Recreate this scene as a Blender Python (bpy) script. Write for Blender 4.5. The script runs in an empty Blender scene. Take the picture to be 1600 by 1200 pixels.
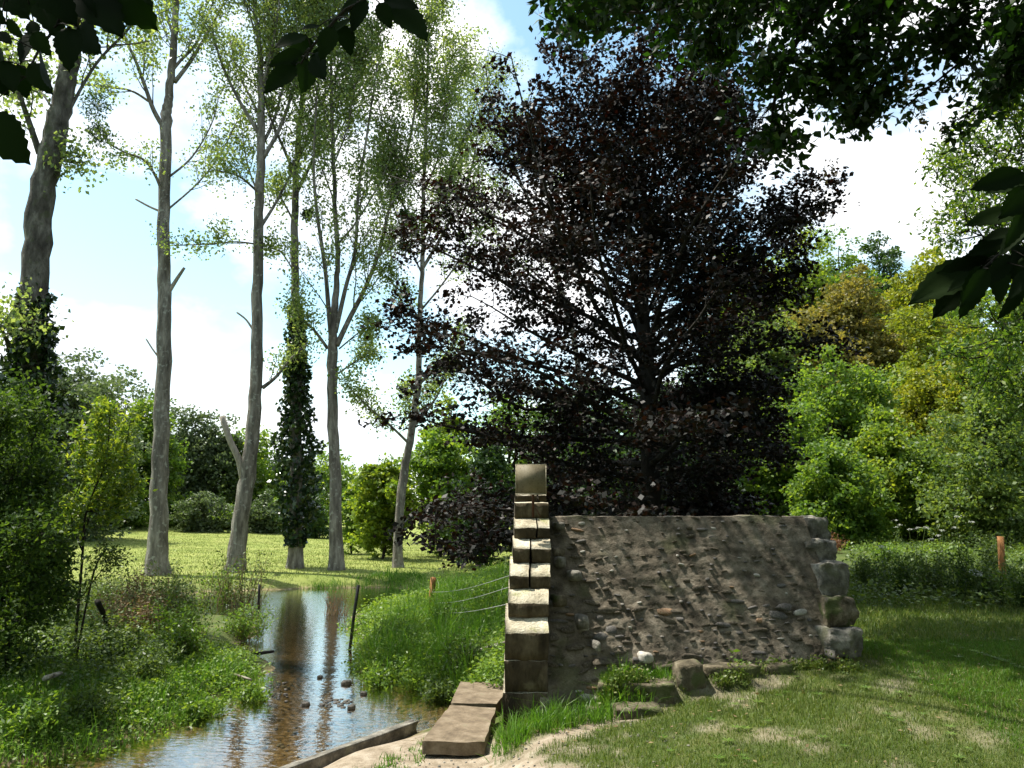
import bpy, math, random
import numpy as np
from mathutils import Vector, noise as mnoise
random.seed(7)
RNG = np.random.default_rng(11)
S = bpy.context.scene
COL = S.collection
R = math.radians

# ------------------------------------------------------------------ camera
F = 1244.0; PITCH = R(8.7); EYE = 1.6
cam_d = bpy.data.cameras.new('camera'); cam = bpy.data.objects.new('camera', cam_d); COL.objects.link(cam)
cam_d.sensor_width = 36; cam_d.lens = F/1600*36
cam_d.clip_start = 0.05; cam_d.clip_end = 3000
cam.location = (0, 0, EYE); cam.rotation_euler = (R(90)+PITCH, 0, 0)
S.camera = cam
# ------------------------------------------------------------------ sun and sky
SUN = Vector((-.40, .14, .88)).normalized()
sl = bpy.data.lights.new('sun', 'SUN'); so = bpy.data.objects.new('sun', sl); COL.objects.link(so)
sl.energy = 5.0; sl.angle = R(.53); sl.color = (1, .95, .86)
so.rotation_euler = SUN.to_track_quat('Z', 'Y').to_euler(); so.location = (-20, 10, 40)
W = bpy.data.worlds.new('World'); S.world = W; W.use_nodes = True
nt = W.node_tree; nt.nodes.clear()
def wn(t, **k):
    n = nt.nodes.new(t)
    for a, b in k.items(): setattr(n, a, b)
    return n
wo = wn('ShaderNodeOutputWorld'); bg = wn('ShaderNodeBackground'); bg.inputs[1].default_value = .075
sky = wn('ShaderNodeTexSky'); sky.sky_type = 'NISHITA'; sky.sun_disc = False
sky.sun_elevation = math.asin(SUN.z); sky.sun_rotation = math.atan2(SUN.x, SUN.y)
tc = wn('ShaderNodeTexCoord'); mp = wn('ShaderNodeMapping'); mp.inputs['Scale'].default_value = (1, 1, 1.6)
mp.inputs['Location'].default_value = (0, 0, 0)
nz = wn('ShaderNodeTexNoise'); nz.inputs['Scale'].default_value = 3.4; nz.inputs['Detail'].default_value = 7; nz.inputs['Roughness'].default_value = .52
rp = wn('ShaderNodeValToRGB'); rp.color_ramp.elements[0].position = .45; rp.color_ramp.elements[1].position = .57
nz2 = wn('ShaderNodeTexNoise'); nz2.inputs['Scale'].default_value = 5; nz2.inputs['Detail'].default_value = 5
cr = wn('ShaderNodeValToRGB'); cr.color_ramp.elements[0].position = .35; cr.color_ramp.elements[1].position = .62
cr.color_ramp.elements[0].color = (8.0, 8.7, 9.6, 1); cr.color_ramp.elements[1].color = (12.0, 12.0, 12.0, 1)
mx = wn('ShaderNodeMixRGB')
hs = wn('ShaderNodeMixRGB', blend_type='MULTIPLY'); hs.inputs[0].default_value = 1; hs.inputs[2].default_value = (1.9, 2.15, 1.85, 1)
L = nt.links.new
L(tc.outputs['Generated'], mp.inputs[0]); L(mp.outputs[0], nz.inputs['Vector']); L(mp.outputs[0], nz2.inputs['Vector'])
L(nz.outputs[0], rp.inputs[0]); L(nz2.outputs[0], cr.inputs[0]); L(sky.outputs[0], hs.inputs[1])
L(rp.outputs[0], mx.inputs[0]); L(hs.outputs[0], mx.inputs[1]); L(cr.outputs[0], mx.inputs[2])
L(mx.outputs[0], bg.inputs[0]); L(bg.outputs[0], wo.inputs[0])
S.view_settings.view_transform = 'Standard'; S.view_settings.look = 'None'
S.view_settings.exposure = 1.02; S.view_settings.gamma = 1; S.view_settings.use_curve_mapping = False
S.cycles.max_bounces = 8; S.cycles.transparent_max_bounces = 12

# ------------------------------------------------------------------ pixel helpers (a place in the photo and a distance give a real position)
cp, sp = math.cos(PITCH), math.sin(PITCH)
def at(px, py, Y):
    u = 600-py; dy = F*cp-u*sp; dz = F*sp+u*cp
    return np.array([(px-800)/dy*Y, Y, EYE+dz/dy*Y])
def onz(px, py, z):
    u = 600-py; dy = F*cp-u*sp; dz = F*sp+u*cp
    Y = (z-EYE)/dz*dy
    return np.array([(px-800)/dy*Y, Y, z])
def pxr(w, Y): return .5*w*Y/(F*1.03)
def project(P):
    P = np.asarray(P); y = P[..., 1]; z = P[..., 2]-EYE
    fz = y*cp+z*sp; uz = z*cp-y*sp
    return 800+F*P[..., 0]/fz, 600-F*uz/fz

# ------------------------------------------------------------------ materials
MATS = {}
def new_mat(name):
    m = bpy.data.materials.new(name); m.use_nodes = True; m.node_tree.nodes.clear(); MATS[name] = m
    return m, m.node_tree, m.node_tree.nodes, m.node_tree.links.new
def ramp(n, pos):
    r = n.new('ShaderNodeValToRGB'); e = r.color_ramp.elements
    while len(e) < len(pos): e.new(.5)
    for i, (p, c) in enumerate(pos): e[i].position = p; e[i].color = (*c, 1)
    return r
def leaf_mat(name, cols, trans=.45, rough=.45, tcol=None, spec=.35):
    m, t, n, l = new_mat(name)
    o = n.new('ShaderNodeOutputMaterial'); p = n.new('ShaderNodeBsdfPrincipled'); tr = n.new('ShaderNodeBsdfTranslucent'); mi = n.new('ShaderNodeMixShader')
    a = n.new('ShaderNodeAttribute'); a.attribute_name = 'var'
    k = len(cols); r = ramp(n, [(i/(k-1), c) for i, c in enumerate(cols)])
    l(a.outputs['Fac'], r.inputs[0]); l(r.outputs[0], p.inputs['Base Color'])
    p.inputs['Roughness'].default_value = rough; p.inputs['Specular IOR Level'].default_value = spec
    g = n.new('ShaderNodeMixRGB'); g.blend_type = 'MULTIPLY'; g.inputs[0].default_value = 1; g.inputs[2].default_value = (*(tcol or (1.9, 1.75, .7)), 1)
    l(r.outputs[0], g.inputs[1]); l(g.outputs[0], tr.inputs[0])
    mi.inputs[0].default_value = trans; l(p.outputs[0], mi.inputs[1]); l(tr.outputs[0], mi.inputs[2]); l(mi.outputs[0], o.inputs[0])
    return m
def rough_mat(name, cols, scale=6, rough=.9, bump=.5, bscale=40, stretch=(1, 1, 1), detail=8, extra=None, pos=None, bdist=.02):
    m, t, n, l = new_mat(name)
    o = n.new('ShaderNodeOutputMaterial'); p = n.new('ShaderNodeBsdfPrincipled'); p.inputs['Roughness'].default_value = rough
    p.inputs['Specular IOR Level'].default_value = .25
    tc = n.new('ShaderNodeTexCoord'); mp = n.new('ShaderNodeMapping'); mp.inputs['Scale'].default_value = stretch
    a = n.new('ShaderNodeTexNoise'); a.inputs['Scale'].default_value = scale; a.inputs['Detail'].default_value = detail; a.inputs['Roughness'].default_value = .62
    b = n.new('ShaderNodeTexNoise'); b.inputs['Scale'].default_value = bscale; b.inputs['Detail'].default_value = 6; b.inputs['Roughness'].default_value = .65
    l(tc.outputs['Object'], mp.inputs[0]); l(mp.outputs[0], a.inputs['Vector']); l(mp.outputs[0], b.inputs['Vector'])
    k = len(cols)
    r = ramp(n, [((pos[i] if pos else .3+.4*i/(k-1)), c) for i, c in enumerate(cols)])
    l(a.outputs[0], r.inputs[0]); last = r.outputs[0]
    sm = n.new('ShaderNodeMixRGB'); sm.blend_type = 'OVERLAY'; sm.inputs[0].default_value = .45
    l(last, sm.inputs[1]); l(b.outputs[0], sm.inputs[2]); last = sm.outputs[0]
    if extra:
        es, ethr, ecol, eamt = extra
        e = n.new('ShaderNodeTexNoise'); e.inputs['Scale'].default_value = es; e.inputs['Detail'].default_value = 7
        l(tc.outputs['Object'], e.inputs['Vector'])
        er = ramp(n, [(ethr-.03, (0, 0, 0)), (ethr+.05, (eamt,)*3)]); l(e.outputs[0], er.inputs[0])
        em = n.new('ShaderNodeMixRGB'); em.inputs[2].default_value = (*ecol, 1); l(er.outputs[0], em.inputs[0]); l(last, em.inputs[1]); last = em.outputs[0]
    bp = n.new('ShaderNodeBump'); bp.inputs['Strength'].default_value = bump; bp.inputs['Distance'].default_value = bdist
    l(b.outputs[0], bp.inputs['Height']); l(bp.outputs[0], p.inputs['Normal'])
    l(last, p.inputs['Base Color']); l(p.outputs[0], o.inputs[0])
    return m
leaf_mat('poplar_leaf', [(.085, .14, .05), (.14, .20, .08), (.22, .28, .13)], .55, .35)
leaf_mat('beech_leaf', [(.006, .008, .005), (.011, .011, .008), (.022, .011, .008)], .12, .5, (2.0, .8, .5), .15)
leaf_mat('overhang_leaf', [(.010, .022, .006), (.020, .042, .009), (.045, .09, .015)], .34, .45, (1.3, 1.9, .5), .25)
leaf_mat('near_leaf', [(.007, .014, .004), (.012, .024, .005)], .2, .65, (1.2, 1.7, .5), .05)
leaf_mat('forest_sage', [(.045, .095, .024), (.095, .15, .04), (.17, .22, .06)], .48, .5)
leaf_mat('forest_green', [(.035, .085, .015), (.09, .165, .025), (.19, .26, .04)], .5, .5)
leaf_mat('forest_dark', [(.018, .042, .011), (.032, .07, .016), (.05, .09, .02)], .34, .5)
leaf_mat('forest_yellow', [(.07, .12, .016), (.17, .21, .022), (.28, .28, .035)], .45, .5, (1.6, 1.5, .6))
leaf_mat('forest_lime', [(.05, .11, .016), (.13, .20, .024), (.24, .29, .04)], .45, .5)
leaf_mat('forest_ochre', [(.08, .10, .022), (.17, .16, .035), (.24, .19, .05)], .42, .5, (1.5, 1.4, .7))
leaf_mat('hazy_willow_leaf', [(.05, .08, .035), (.085, .12, .052), (.14, .17, .085)], .35, .5, (1.3, 1.4, .8))  # grey-green willow colour that also carries the haze on far trees
leaf_mat('ivy_leaf', [(.010, .026, .008), (.020, .045, .012), (.035, .065, .016)], .15, .3, None, .4)
leaf_mat('bush_leaf', [(.018, .04, .010), (.038, .078, .015), (.085, .14, .026)], .42, .55, None, .15)
leaf_mat('herb_leaf', [(.055, .115, .016), (.10, .19, .026), (.17, .25, .045)], .42, .45)
leaf_mat('dark_herb_leaf', [(.035, .065, .014), (.065, .11, .022), (.11, .16, .04)], .35, .5)
leaf_mat('grass_blade', [(.06, .105, .016), (.105, .16, .026), (.19, .20, .06)], .35, .5, (1.4, 1.5, .6))
leaf_mat('bright_grass', [(.05, .12, .012), (.085, .18, .018), (.13, .22, .03)], .42, .45, (1.4, 1.6, .6))
leaf_mat('meadow_blade', [(.13, .17, .035), (.17, .205, .05), (.22, .24, .07)], .2, .6, (1.2, 1.3, .6))
leaf_mat('dry_stalk', [(.16, .12, .05), (.24, .18, .09), (.13, .08, .04)], .2, .7, (1.2, 1.0, .7))
leaf_mat('rust_leaf', [(.15, .06, .03), (.22, .10, .05), (.28, .17, .08)], .3, .6, (1.2, 1.0, .7))
leaf_mat('flower_white', [(.55, .58, .5), (.7, .7, .65)], .3, .7, (1, 1, 1))
rough_mat('poplar_bark', [(.05, .045, .036), (.15, .135, .11), (.30, .28, .235)], 7, .95, 1, 34, (1, 1, .22), extra=(9, .62, (.36, .37, .31), .6), bdist=.03)
rough_mat('dark_bark', [(.012, .010, .008), (.028, .024, .019), (.05, .044, .035)], 4, .95, .9, 25, (1, 1, .3), bdist=.03)
rough_mat('old_bark', [(.035, .03, .024), (.10, .092, .075), (.23, .22, .18)], 8, .95, 1, 30, (1, 1, .4), extra=(7, .58, (.09, .11, .05), .5), bdist=.04)
rough_mat('twig_bark', [(.05, .042, .03), (.09, .08, .06)], 8, .9, .3, 30)
rough_mat('dead_wood', [(.13, .11, .085), (.28, .25, .20), (.38, .35, .30)], 6, .95, .8, 30, (1, 1, .4))
rough_mat('mortar', [(.045, .036, .025), (.135, .113, .082), (.26, .225, .17)], 6.5, .97, 1.0, 75, extra=(2.3, .60, (.095, .10, .045), .55), bdist=.012)
rough_mat('flint_pale', [(.20, .19, .16), (.38, .36, .31), (.55, .53, .48)], 14, .6, .6, 60, bdist=.008)
rough_mat('flint_dark', [(.045, .043, .042), (.10, .092, .082), (.22, .2, .17)], 14, .55, .6, 60, bdist=.008)
rough_mat('flint_rust', [(.14, .07, .035), (.26, .16, .09), (.38, .30, .2)], 14, .7, .6, 60, bdist=.008)
rough_mat('limestone', [(.20, .17, .11), (.44, .39, .28), (.62, .57, .45)], 7, .95, 1, 60, extra=(5, .62, (.20, .22, .035), .6), bdist=.012, pos=[.28, .45, .68])  # brightened so the sloping pier tops look sunlit; also edges the sign
rough_mat('shaded_stained_stone', [(.018, .014, .008), (.055, .042, .023), (.15, .125, .078)], 6, .95, 1, 55, stretch=(1, 1, .45), extra=(6, .62, (.25, .22, .15), .35), bdist=.012, pos=[.3, .5, .72])  # pier faces: stains, with their shade put into the dark colour
rough_mat('grey_stone', [(.07, .066, .055), (.16, .15, .125), (.34, .32, .27)], 8, .95, 1, 55, extra=(5, .6, (.12, .125, .06), .5), bdist=.012)
rough_mat('mossy_stone', [(.04, .034, .02), (.12, .10, .065), (.30, .26, .19)], 8, .95, 1, 55, extra=(7, .54, (.06, .08, .02), .8), bdist=.012)
rough_mat('slab_concrete', [(.075, .055, .035), (.15, .115, .075), (.23, .185, .13)], 7, .93, .8, 60, extra=(6, .64, (.10, .10, .05), .5), bdist=.006)
rough_mat('sign_panel', [(.13, .11, .065), (.21, .18, .115), (.27, .235, .155)], 5, .6, .15, 90, extra=(45, .63, (.07, .05, .03), .6), bdist=.002)
rough_mat('rust_metal', [(.05, .022, .012), (.09, .04, .02)], 20, .8, .4, 80)
rough_mat('black_metal', [(.010, .010, .010), (.02, .018, .016)], 20, .6, .2, 80)
rough_mat('post_wood', [(.17, .075, .025), (.30, .14, .05), (.42, .22, .09)], 5, .85, .6, 30, (4, 4, .6))
rough_mat('wet_stone', [(.02, .018, .014), (.05, .044, .034), (.12, .105, .08)], 9, .5, .5, 40)
rough_mat('wire_steel', [(.3, .3, .3), (.4, .4, .4)], 20, .4, .1, 40)

# ------------------------------------------------------------------ mesh building
def make_mesh(name, V, Q, mat, smooth=False, var=None):
    V = np.asarray(V, dtype=np.float32).reshape(-1, 3); Q = np.asarray(Q, dtype=np.int32)
    k = Q.shape[1]
    me = bpy.data.meshes.new(name)
    me.vertices.add(len(V)); me.vertices.foreach_set('co', V.ravel())
    me.loops.add(Q.size); me.loops.foreach_set('vertex_index', Q.ravel())
    me.polygons.add(len(Q)); me.polygons.foreach_set('loop_start', np.arange(len(Q), dtype=np.int32)*k)
    if smooth: me.polygons.foreach_set('use_smooth', np.ones(len(Q), dtype=bool))
    if var is not None:
        a = me.attributes.new('var', 'FLOAT', 'FACE'); a.data.foreach_set('value', np.asarray(var, dtype=np.float32))
    me.update(calc_edges=True)
    for m in (mat if isinstance(mat, (list, tuple)) else [mat]): me.materials.append(MATS[m])
    return me
def tag(o, label=None, cat=None, group=None, kind=None):
    if label: o['label'] = label
    if cat: o['category'] = cat
    if group: o['group'] = group
    if kind: o['kind'] = kind
    return o
def link(name, me, parent=None, loc=None):
    o = bpy.data.objects.new(name, me); COL.objects.link(o)
    if parent: o.parent = parent
    if loc is not None: o.location = loc
    return o
def empty(name, loc, label, cat, group=None):
    o = link(name, None, None, [float(c) for c in loc]); o.empty_display_size = .1
    return tag(o, label, cat, group)

class Acc:
    def __init__(s): s.V = []; s.Q = []; s.n = 0; s.var = []
    def add(s, V, Q, var=.5):
        V = np.asarray(V, float); Q = np.asarray(Q, int)
        s.V.append(V); s.Q.append(Q+s.n); s.n += len(V)
        s.var.append(np.broadcast_to(np.asarray(var, float), (len(Q),)))
    def build(s, name, mat, base=(0, 0, 0), parent=None, smooth=False, loc=None):
        if not s.V: return None
        me = make_mesh(name, np.concatenate(s.V)-np.asarray(base), np.concatenate(s.Q), mat, smooth, np.concatenate(s.var))
        return link(name, me, parent, loc if parent or loc is not None else [float(c) for c in base])
    def tube(s, P, rad, sides=8, cap=True, knob=0.0):
        P = np.asarray(P, float); n = len(P); rad = np.broadcast_to(np.asarray(rad, float), (n,)).copy()
        T = np.gradient(P, axis=0); T /= np.linalg.norm(T, axis=1)[:, None]+1e-9
        ref = np.array([1., 0, 0]) if abs(T[0, 0]) < .8 else np.array([0, 1., 0])
        A = np.cross(T, ref); A /= np.linalg.norm(A, axis=1)[:, None]+1e-9; B = np.cross(T, A)
        if cap:
            P = np.vstack([P[:1], P, P[-1:]]); rad = np.concatenate([[1e-4], rad, [1e-4]]); A = np.vstack([A[:1], A, A[-1:]]); B = np.vstack([B[:1], B, B[-1:]]); n += 2
        th = np.arange(sides)/sides*2*math.pi
        rr = rad[:, None]*np.ones(sides)
        if knob: rr = rr*(1+knob*np.sin(th*3+P[:, 2:3]*2.1)+knob*.7*np.sin(th*2-P[:, 2:3]*3.7))
        V = P[:, None, :]+rr[..., None]*(np.cos(th)[None, :, None]*A[:, None]+np.sin(th)[None, :, None]*B[:, None])
        i = np.arange(n-1)[:, None]*sides; j = np.arange(sides)[None]; j2 = (j+1) % sides
        Q = np.stack([i+j, i+j2, i+sides+j2, i+sides+j], -1).reshape(-1, 4)
        s.add(V.reshape(-1, 3), Q, RNG.random())
    def leaves(s, C, size, flat=.0, ratio=.55, droop=0., var=None, sizevar=.35):
        """one folded-diamond leaf (a quad) at each point of C"""
        C = np.asarray(C, float); n = len(C)
        if n == 0: return
        a = RNG.normal(size=(n, 3)); a[:, 2] = a[:, 2]*(1-flat)-droop; a /= np.linalg.norm(a, axis=1)[:, None]+1e-9
        w = RNG.normal(size=(n, 3)); w[:, 2] *= (1-flat); b = w-(w*a).sum(1)[:, None]*a; b /= np.linalg.norm(b, axis=1)[:, None]+1e-9
        Ls = size*(1+sizevar*RNG.uniform(-1, 1, n))[:, None]; Wd = Ls*ratio*.5
        nn = np.cross(a, b)*Ls*.08
        V = np.stack([C, C+a*Ls*.45+b*Wd+nn, C+a*Ls, C+a*Ls*.45-b*Wd+nn], 1).reshape(-1, 3)
        Q = np.arange(n*4).reshape(n, 4)
        s.add(V, Q, RNG.random(n)**1.2 if var is None else var)
    def blades(s, C, h, w, lean=.35, var=None, hv=.4):
        """grass blades: two stacked quads each, tip narrow"""
        C = np.asarray(C, float); n = len(C)
        if n == 0: return
        th = RNG.uniform(0, 2*math.pi, n); d = np.stack([np.cos(th), np.sin(th), np.zeros(n)], 1)
        ph = RNG.uniform(0, 2*math.pi, n); e = np.stack([np.cos(ph), np.sin(ph), np.zeros(n)], 1)
        H = (h*(1+hv*RNG.uniform(-1, 1, n)))[:, None]; ln = lean*np.abs(RNG.normal(size=n))[:, None]
        up = np.array([0, 0, 1.])
        Wd = np.broadcast_to(np.asarray(w, float), (n,))[:, None]*.5
        p0 = C; p1 = C+up*H*.55+d*H*ln*.4; p2 = C+up*H*(1-.25*np.minimum(ln, 1))+d*H*ln*1.1
        V = np.stack([p0-e*Wd, p0+e*Wd, p1+e*Wd*.8, p1-e*Wd*.8, p2+e*Wd*.12, p2-e*Wd*.12], 1).reshape(-1, 3)
        i = np.arange(n)[:, None]*6
        Q = np.stack([i+np.array([0, 1, 2, 3]), i+np.array([3, 2, 4, 5])], 1).reshape(-1, 4)
        v = RNG.random(n) if var is None else np.broadcast_to(var, (n,))
        s.add(V, Q, np.repeat(v, 2))

def rock_arrays(size, seed=0, n=4, rnd=.3, rough=.06):
    """weathered block: subdivided box, corners eased, faces uneven"""
    g = np.linspace(-1, 1, n+1); V = []; Q = []; idx = {}
    def vid(p):
        k = tuple(np.round(p, 4))
        if k not in idx: idx[k] = len(V); V.append(np.array(p, float))
        return idx[k]
    for ax in range(3):
        for sg in (-1, 1):
            for i in range(n):
                for j in range(n):
                    q = []
                    for (a, b) in ((i, j), (i+1, j), (i+1, j+1), (i, j+1)):
                        p = [0, 0, 0]; p[ax] = sg; p[(ax+1) % 3] = g[a]; p[(ax+2) % 3] = g[b]; q.append(vid(p))
                    Q.append(q if sg > 0 else q[::-1])
    V = np.array(V); sph = V/np.linalg.norm(V, axis=1)[:, None]*1.15
    V = V*(1-rnd)+sph*rnd
    off = Vector((seed*3.1, seed*1.7, seed*.9))
    for k in range(len(V)):
        v = Vector(V[k]); d = mnoise.noise_vector(v*1.3+off)*rough*1.6+mnoise.noise_vector(v*3.2+off)*rough
        V[k] += np.array(d)
    return V*np.asarray(size)*.5, np.array(Q)
def rotz(V, a):
    c, s_ = math.cos(a), math.sin(a); V = np.array(V); x = V[:, 0]*c-V[:, 1]*s_; y = V[:, 0]*s_+V[:, 1]*c
    return np.stack([x, y, V[:, 2]], 1)

# ------------------------------------------------------------------ terrain
def sstep(a, b, x): t = np.clip((x-a)/(b-a), 0, 1); return t*t*(3-2*t)
WZ = -.36
_left = [(-60, 1215), (70, 1192), (190, 1172), (300, 1132), (350, 1098), (400, 1078), (436, 1062), (447, 1043), (425, 1022), (385, 1012), (410, 995), (428, 975),
         (385, 968), (330, 968), (290, 950), (310, 928)]
_right = [(480, 921), (600, 920), (680, 930), (610, 948), (530, 962), (525, 985), (560, 990), (548, 1030), (546, 1050), (600, 1062), (690, 1072), (706, 1088), (676, 1124), (640, 1134), (420, 1215), (250, 1300), (-200, 1300)]
STREAM = np.array([onz(x, y, WZ)[:2] for x, y in _left+_right])
ISLET = onz(385, 1003, WZ)[:2]
def sdist(x, y, P):
    """signed distance to polygon, negative inside"""
    x = np.asarray(x, float); y = np.asarray(y, float); d = np.full(x.shape, 1e9); ins = np.zeros(x.shape, bool)
    n = len(P)
    for i in range(n):
        ax, ay = P[i]; bx, by = P[(i+1) % n]; ex, ey = bx-ax, by-ay
        t = np.clip(((x-ax)*ex+(y-ay)*ey)/(ex*ex+ey*ey+1e-12), 0, 1)
        d = np.minimum(d, np.hypot(x-ax-t*ex, y-ay-t*ey))
        c = ((ay > y) != (by > y)) & (x < (bx-ax)*(y-ay)/(by-ay+1e-12)+ax); ins ^= c
    return np.where(ins, -d, d)
def wob(x, y, s, o=0.): return np.sin(x*s+o+1.3*np.sin(y*s*.7+o))*.5+np.sin(y*s*1.3-o+1.1*np.sin(x*s*.9))*.5
def base_h(x, y):
    z = np.zeros(np.shape(x))
    right = sstep(.3, 3.2, x); z = z+right*.26*sstep(4.5, 7.5, y)
    lowm = sstep(.6, -.6, x-.06*(y-6)*0)*sstep(6.3, 7.6, y); z = z-lowm*.2
    leftb = sstep(-1.0, -2.6, x)*(1-sstep(9, 12, y)); z = z+leftb*.02
    z = z-.19*sstep(.25, -.3, x)*(1-sstep(6.8, 7.8, y))
    mead = sstep(17, 24, y)*sstep(3, -3, x)
    z = z+mead*(.10)
    z = z+np.maximum(y-21, 0)*np.clip((-x-9)*.0021, -.028, .04)*sstep(8, -2, x)*(1-sstep(46, 80, y))
    hill = sstep(2, 12, x-.0*y)*np.maximum(y-24, 0)*.12*(1-.6*sstep(80, 160, y)); z = z+np.minimum(hill, 9)+.01*np.maximum(y-12, 0)*sstep(2, 6, x)
    far = sstep(90, 260, np.hypot(x, y))*3*(wob(x, y, .012)+.6); z = z+far
    z = z+wob(x, y, .9)*.025+wob(x, y, 2.7, 2.)*.012
    ss = (x-.2)*.978+(y-6.42)*.208; ff = (x-.2)*.208-(y-6.42)*.978
    k = sstep(.14, .02, ff)*sstep(-1.0, -.3, ff)*sstep(.42, .62, ss)*sstep(2.9, 2.4, ss)
    return z*(1-k)+np.maximum(z, .235)*k
def height(x, y):
    x = np.asarray(x, float); y = np.asarray(y, float)
    b = base_h(x, y)
    near = (np.abs(x) < 14) & (y > 1) & (y < 24)
    d = np.full(x.shape, 5.)
    if near.any(): d[near] = sdist(x[near], y[near], STREAM)
    d = d+wob(x, y, 3.1, 1.)*.07+wob(x, y, 7.7, 4.)*.03
    wid = np.where(x < -.2, .55, .45)+.4*sstep(12, 18, y)
    k = sstep(-.02, 1, d/wid)
    bed = WZ-.05-.14*sstep(0, .7, -d)+wob(x, y, 6.)*.012
    return np.where(d < 0, bed, bed*(1-k)+b*k)
def hz(x, y): return float(height(np.array([x]), np.array([y]))[0])
def spaced(parts):
    out = []
    for a, b, st in parts: out.append(np.arange(a, b, st))
    return np.concatenate(out+[[parts[-1][1]]])
def geo(a, b, s0, g):
    o = [a]; s_ = s0
    while o[-1] < b: o.append(o[-1]+s_); s_ *= g
    return np.array(o)
xs = np.concatenate([-geo(9, 600, .2, 1.16)[::-1], np.arange(-8.92, 7.95, .085), geo(8, 600, .2, 1.16)])
ys = np.concatenate([-geo(.5, 300, .5, 1.3)[::-1], np.arange(0, 4, .25), np.arange(4, 14, .085), np.arange(14, 24, .16), geo(24, 900, .35, 1.1)])
GX, GY = np.meshgrid(xs, ys); GZ = height(GX, GY)
# what lies on the ground: bare earth mask (r), meadow mask (g), wet gravel (b)
PATH = np.array([onz(x, y, -.02 if x > 720 else -.21)[:2] for x, y in [(300, 1235), (420, 1192), (560, 1150), (650, 1122), (720, 1155), (800, 1158), (850, 1150), (900, 1140), (1010, 1112), (1120, 1085), (1260, 1048), (1268, 1056), (1120, 1100), (1000, 1128), (900, 1160), (870, 1182), (905, 1215), (900, 1400), (100, 1400)]])
def masks(x, y):
    dp = sdist(x, y, PATH); dp = dp+wob(x, y, 5.3)*.10+wob(x, y, 13.)*.06+wob(x, y, 31.)*.04
    bare = 1-sstep(-.12, .12, dp)
    bare = np.maximum(bare, .6*sstep(.15, .8, wob(x, y, 5.1, 5.)*.6+.5*wob(x+y, y-x, 8.7)+.3*wob(x, y+x, 19.)) * sstep(4.5, 2.2, x)*(x > 0)*(y < 8)*(y > 3))
    z = height(x, y); wet = 1-sstep(WZ-.02, WZ+.07, z)
    mead = sstep(18.5, 21, y)
    return bare, mead, wet
nb = (np.abs(GX) < 12) & (GY > 2) & (GY < 24)
MA = np.zeros(GX.shape+(4,)); MA[..., 3] = 1
b_, m_, w_ = masks(GX[nb], GY[nb]); MA[nb, 0] = b_; MA[nb, 2] = w_; MA[..., 1] = sstep(17.5, 21, GY)*sstep(6, 0, GX)
m, t, n, l = new_mat('ground_soil')
o = n.new('ShaderNodeOutputMaterial'); p = n.new('ShaderNodeBsdfPrincipled'); p.inputs['Roughness'].default_value = .95; p.inputs['Specular IOR Level'].default_value = .15
tc = n.new('ShaderNodeTexCoord'); at_ = n.new('ShaderNodeAttribute'); at_.attribute_name = 'cover'; sx = n.new('ShaderNodeSeparateColor'); l(at_.outputs['Color'], sx.inputs[0])
def nse(sc, det=8):
    q = n.new('ShaderNodeTexNoise'); q.inputs['Scale'].default_value = sc; q.inputs['Detail'].default_value = det; q.inputs['Roughness'].default_value = .65; l(tc.outputs['Object'], q.inputs['Vector']); return q
n1 = nse(2.2); n2 = nse(30); n3 = nse(.35)
green = ramp(n, [(.3, (.035, .045, .014)), (.5, (.06, .085, .02)), (.7, (.11, .115, .04))]); l(n1.outputs[0], green.inputs[0])
mead = ramp(n, [(.25, (.10, .14, .028)), (.45, (.17, .205, .045)), (.62, (.23, .25, .07)), (.8, (.29, .27, .12))]); l(nse(.8).outputs[0], mead.inputs[0])
earth = ramp(n, [(.3, (.15, .12, .08)), (.5, (.27, .22, .16)), (.7, (.38, .33, .26))]); l(nse(9).outputs[0], earth.inputs[0])
grav = ramp(n, [(.3, (.06, .042, .02)), (.5, (.17, .125, .07)), (.68, (.40, .32, .22))]); l(nse(16).outputs[0], grav.inputs[0])
def mixc(f, a, b):
    q = n.new('ShaderNodeMixRGB'); l(f, q.inputs[0]); l(a, q.inputs[1]); l(b, q.inputs[2]); return q.outputs[0]
c = mixc(sx.outputs[1], green.outputs[0], mead.outputs[0]); c = mixc(sx.outputs[0], c, earth.outputs[0]); c = mixc(sx.outputs[2], c, grav.outputs[0])
bp = n.new('ShaderNodeBump'); bp.inputs['Strength'].default_value = .8; bp.inputs['Distance'].default_value = .03; l(n2.outputs[0], bp.inputs['Height']); l(bp.outputs[0], p.inputs['Normal'])
l(c, p.inputs['Base Color']); l(p.outputs[0], o.inputs[0])
nx, ny = len(xs), len(ys)
ii = (np.arange(ny-1)[:, None]*nx+np.arange(nx-1)[None]).ravel()
me = make_mesh('ground', np.stack([GX, GY, GZ], -1).reshape(-1, 3), np.stack([ii, ii+1, ii+nx+1, ii+nx], 1), 'ground_soil', True)
ca = me.attributes.new('cover', 'FLOAT_COLOR', 'POINT'); ca.data.foreach_set('color', MA.reshape(-1).astype(np.float32))
tag(link('ground', me), kind='structure')

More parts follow.
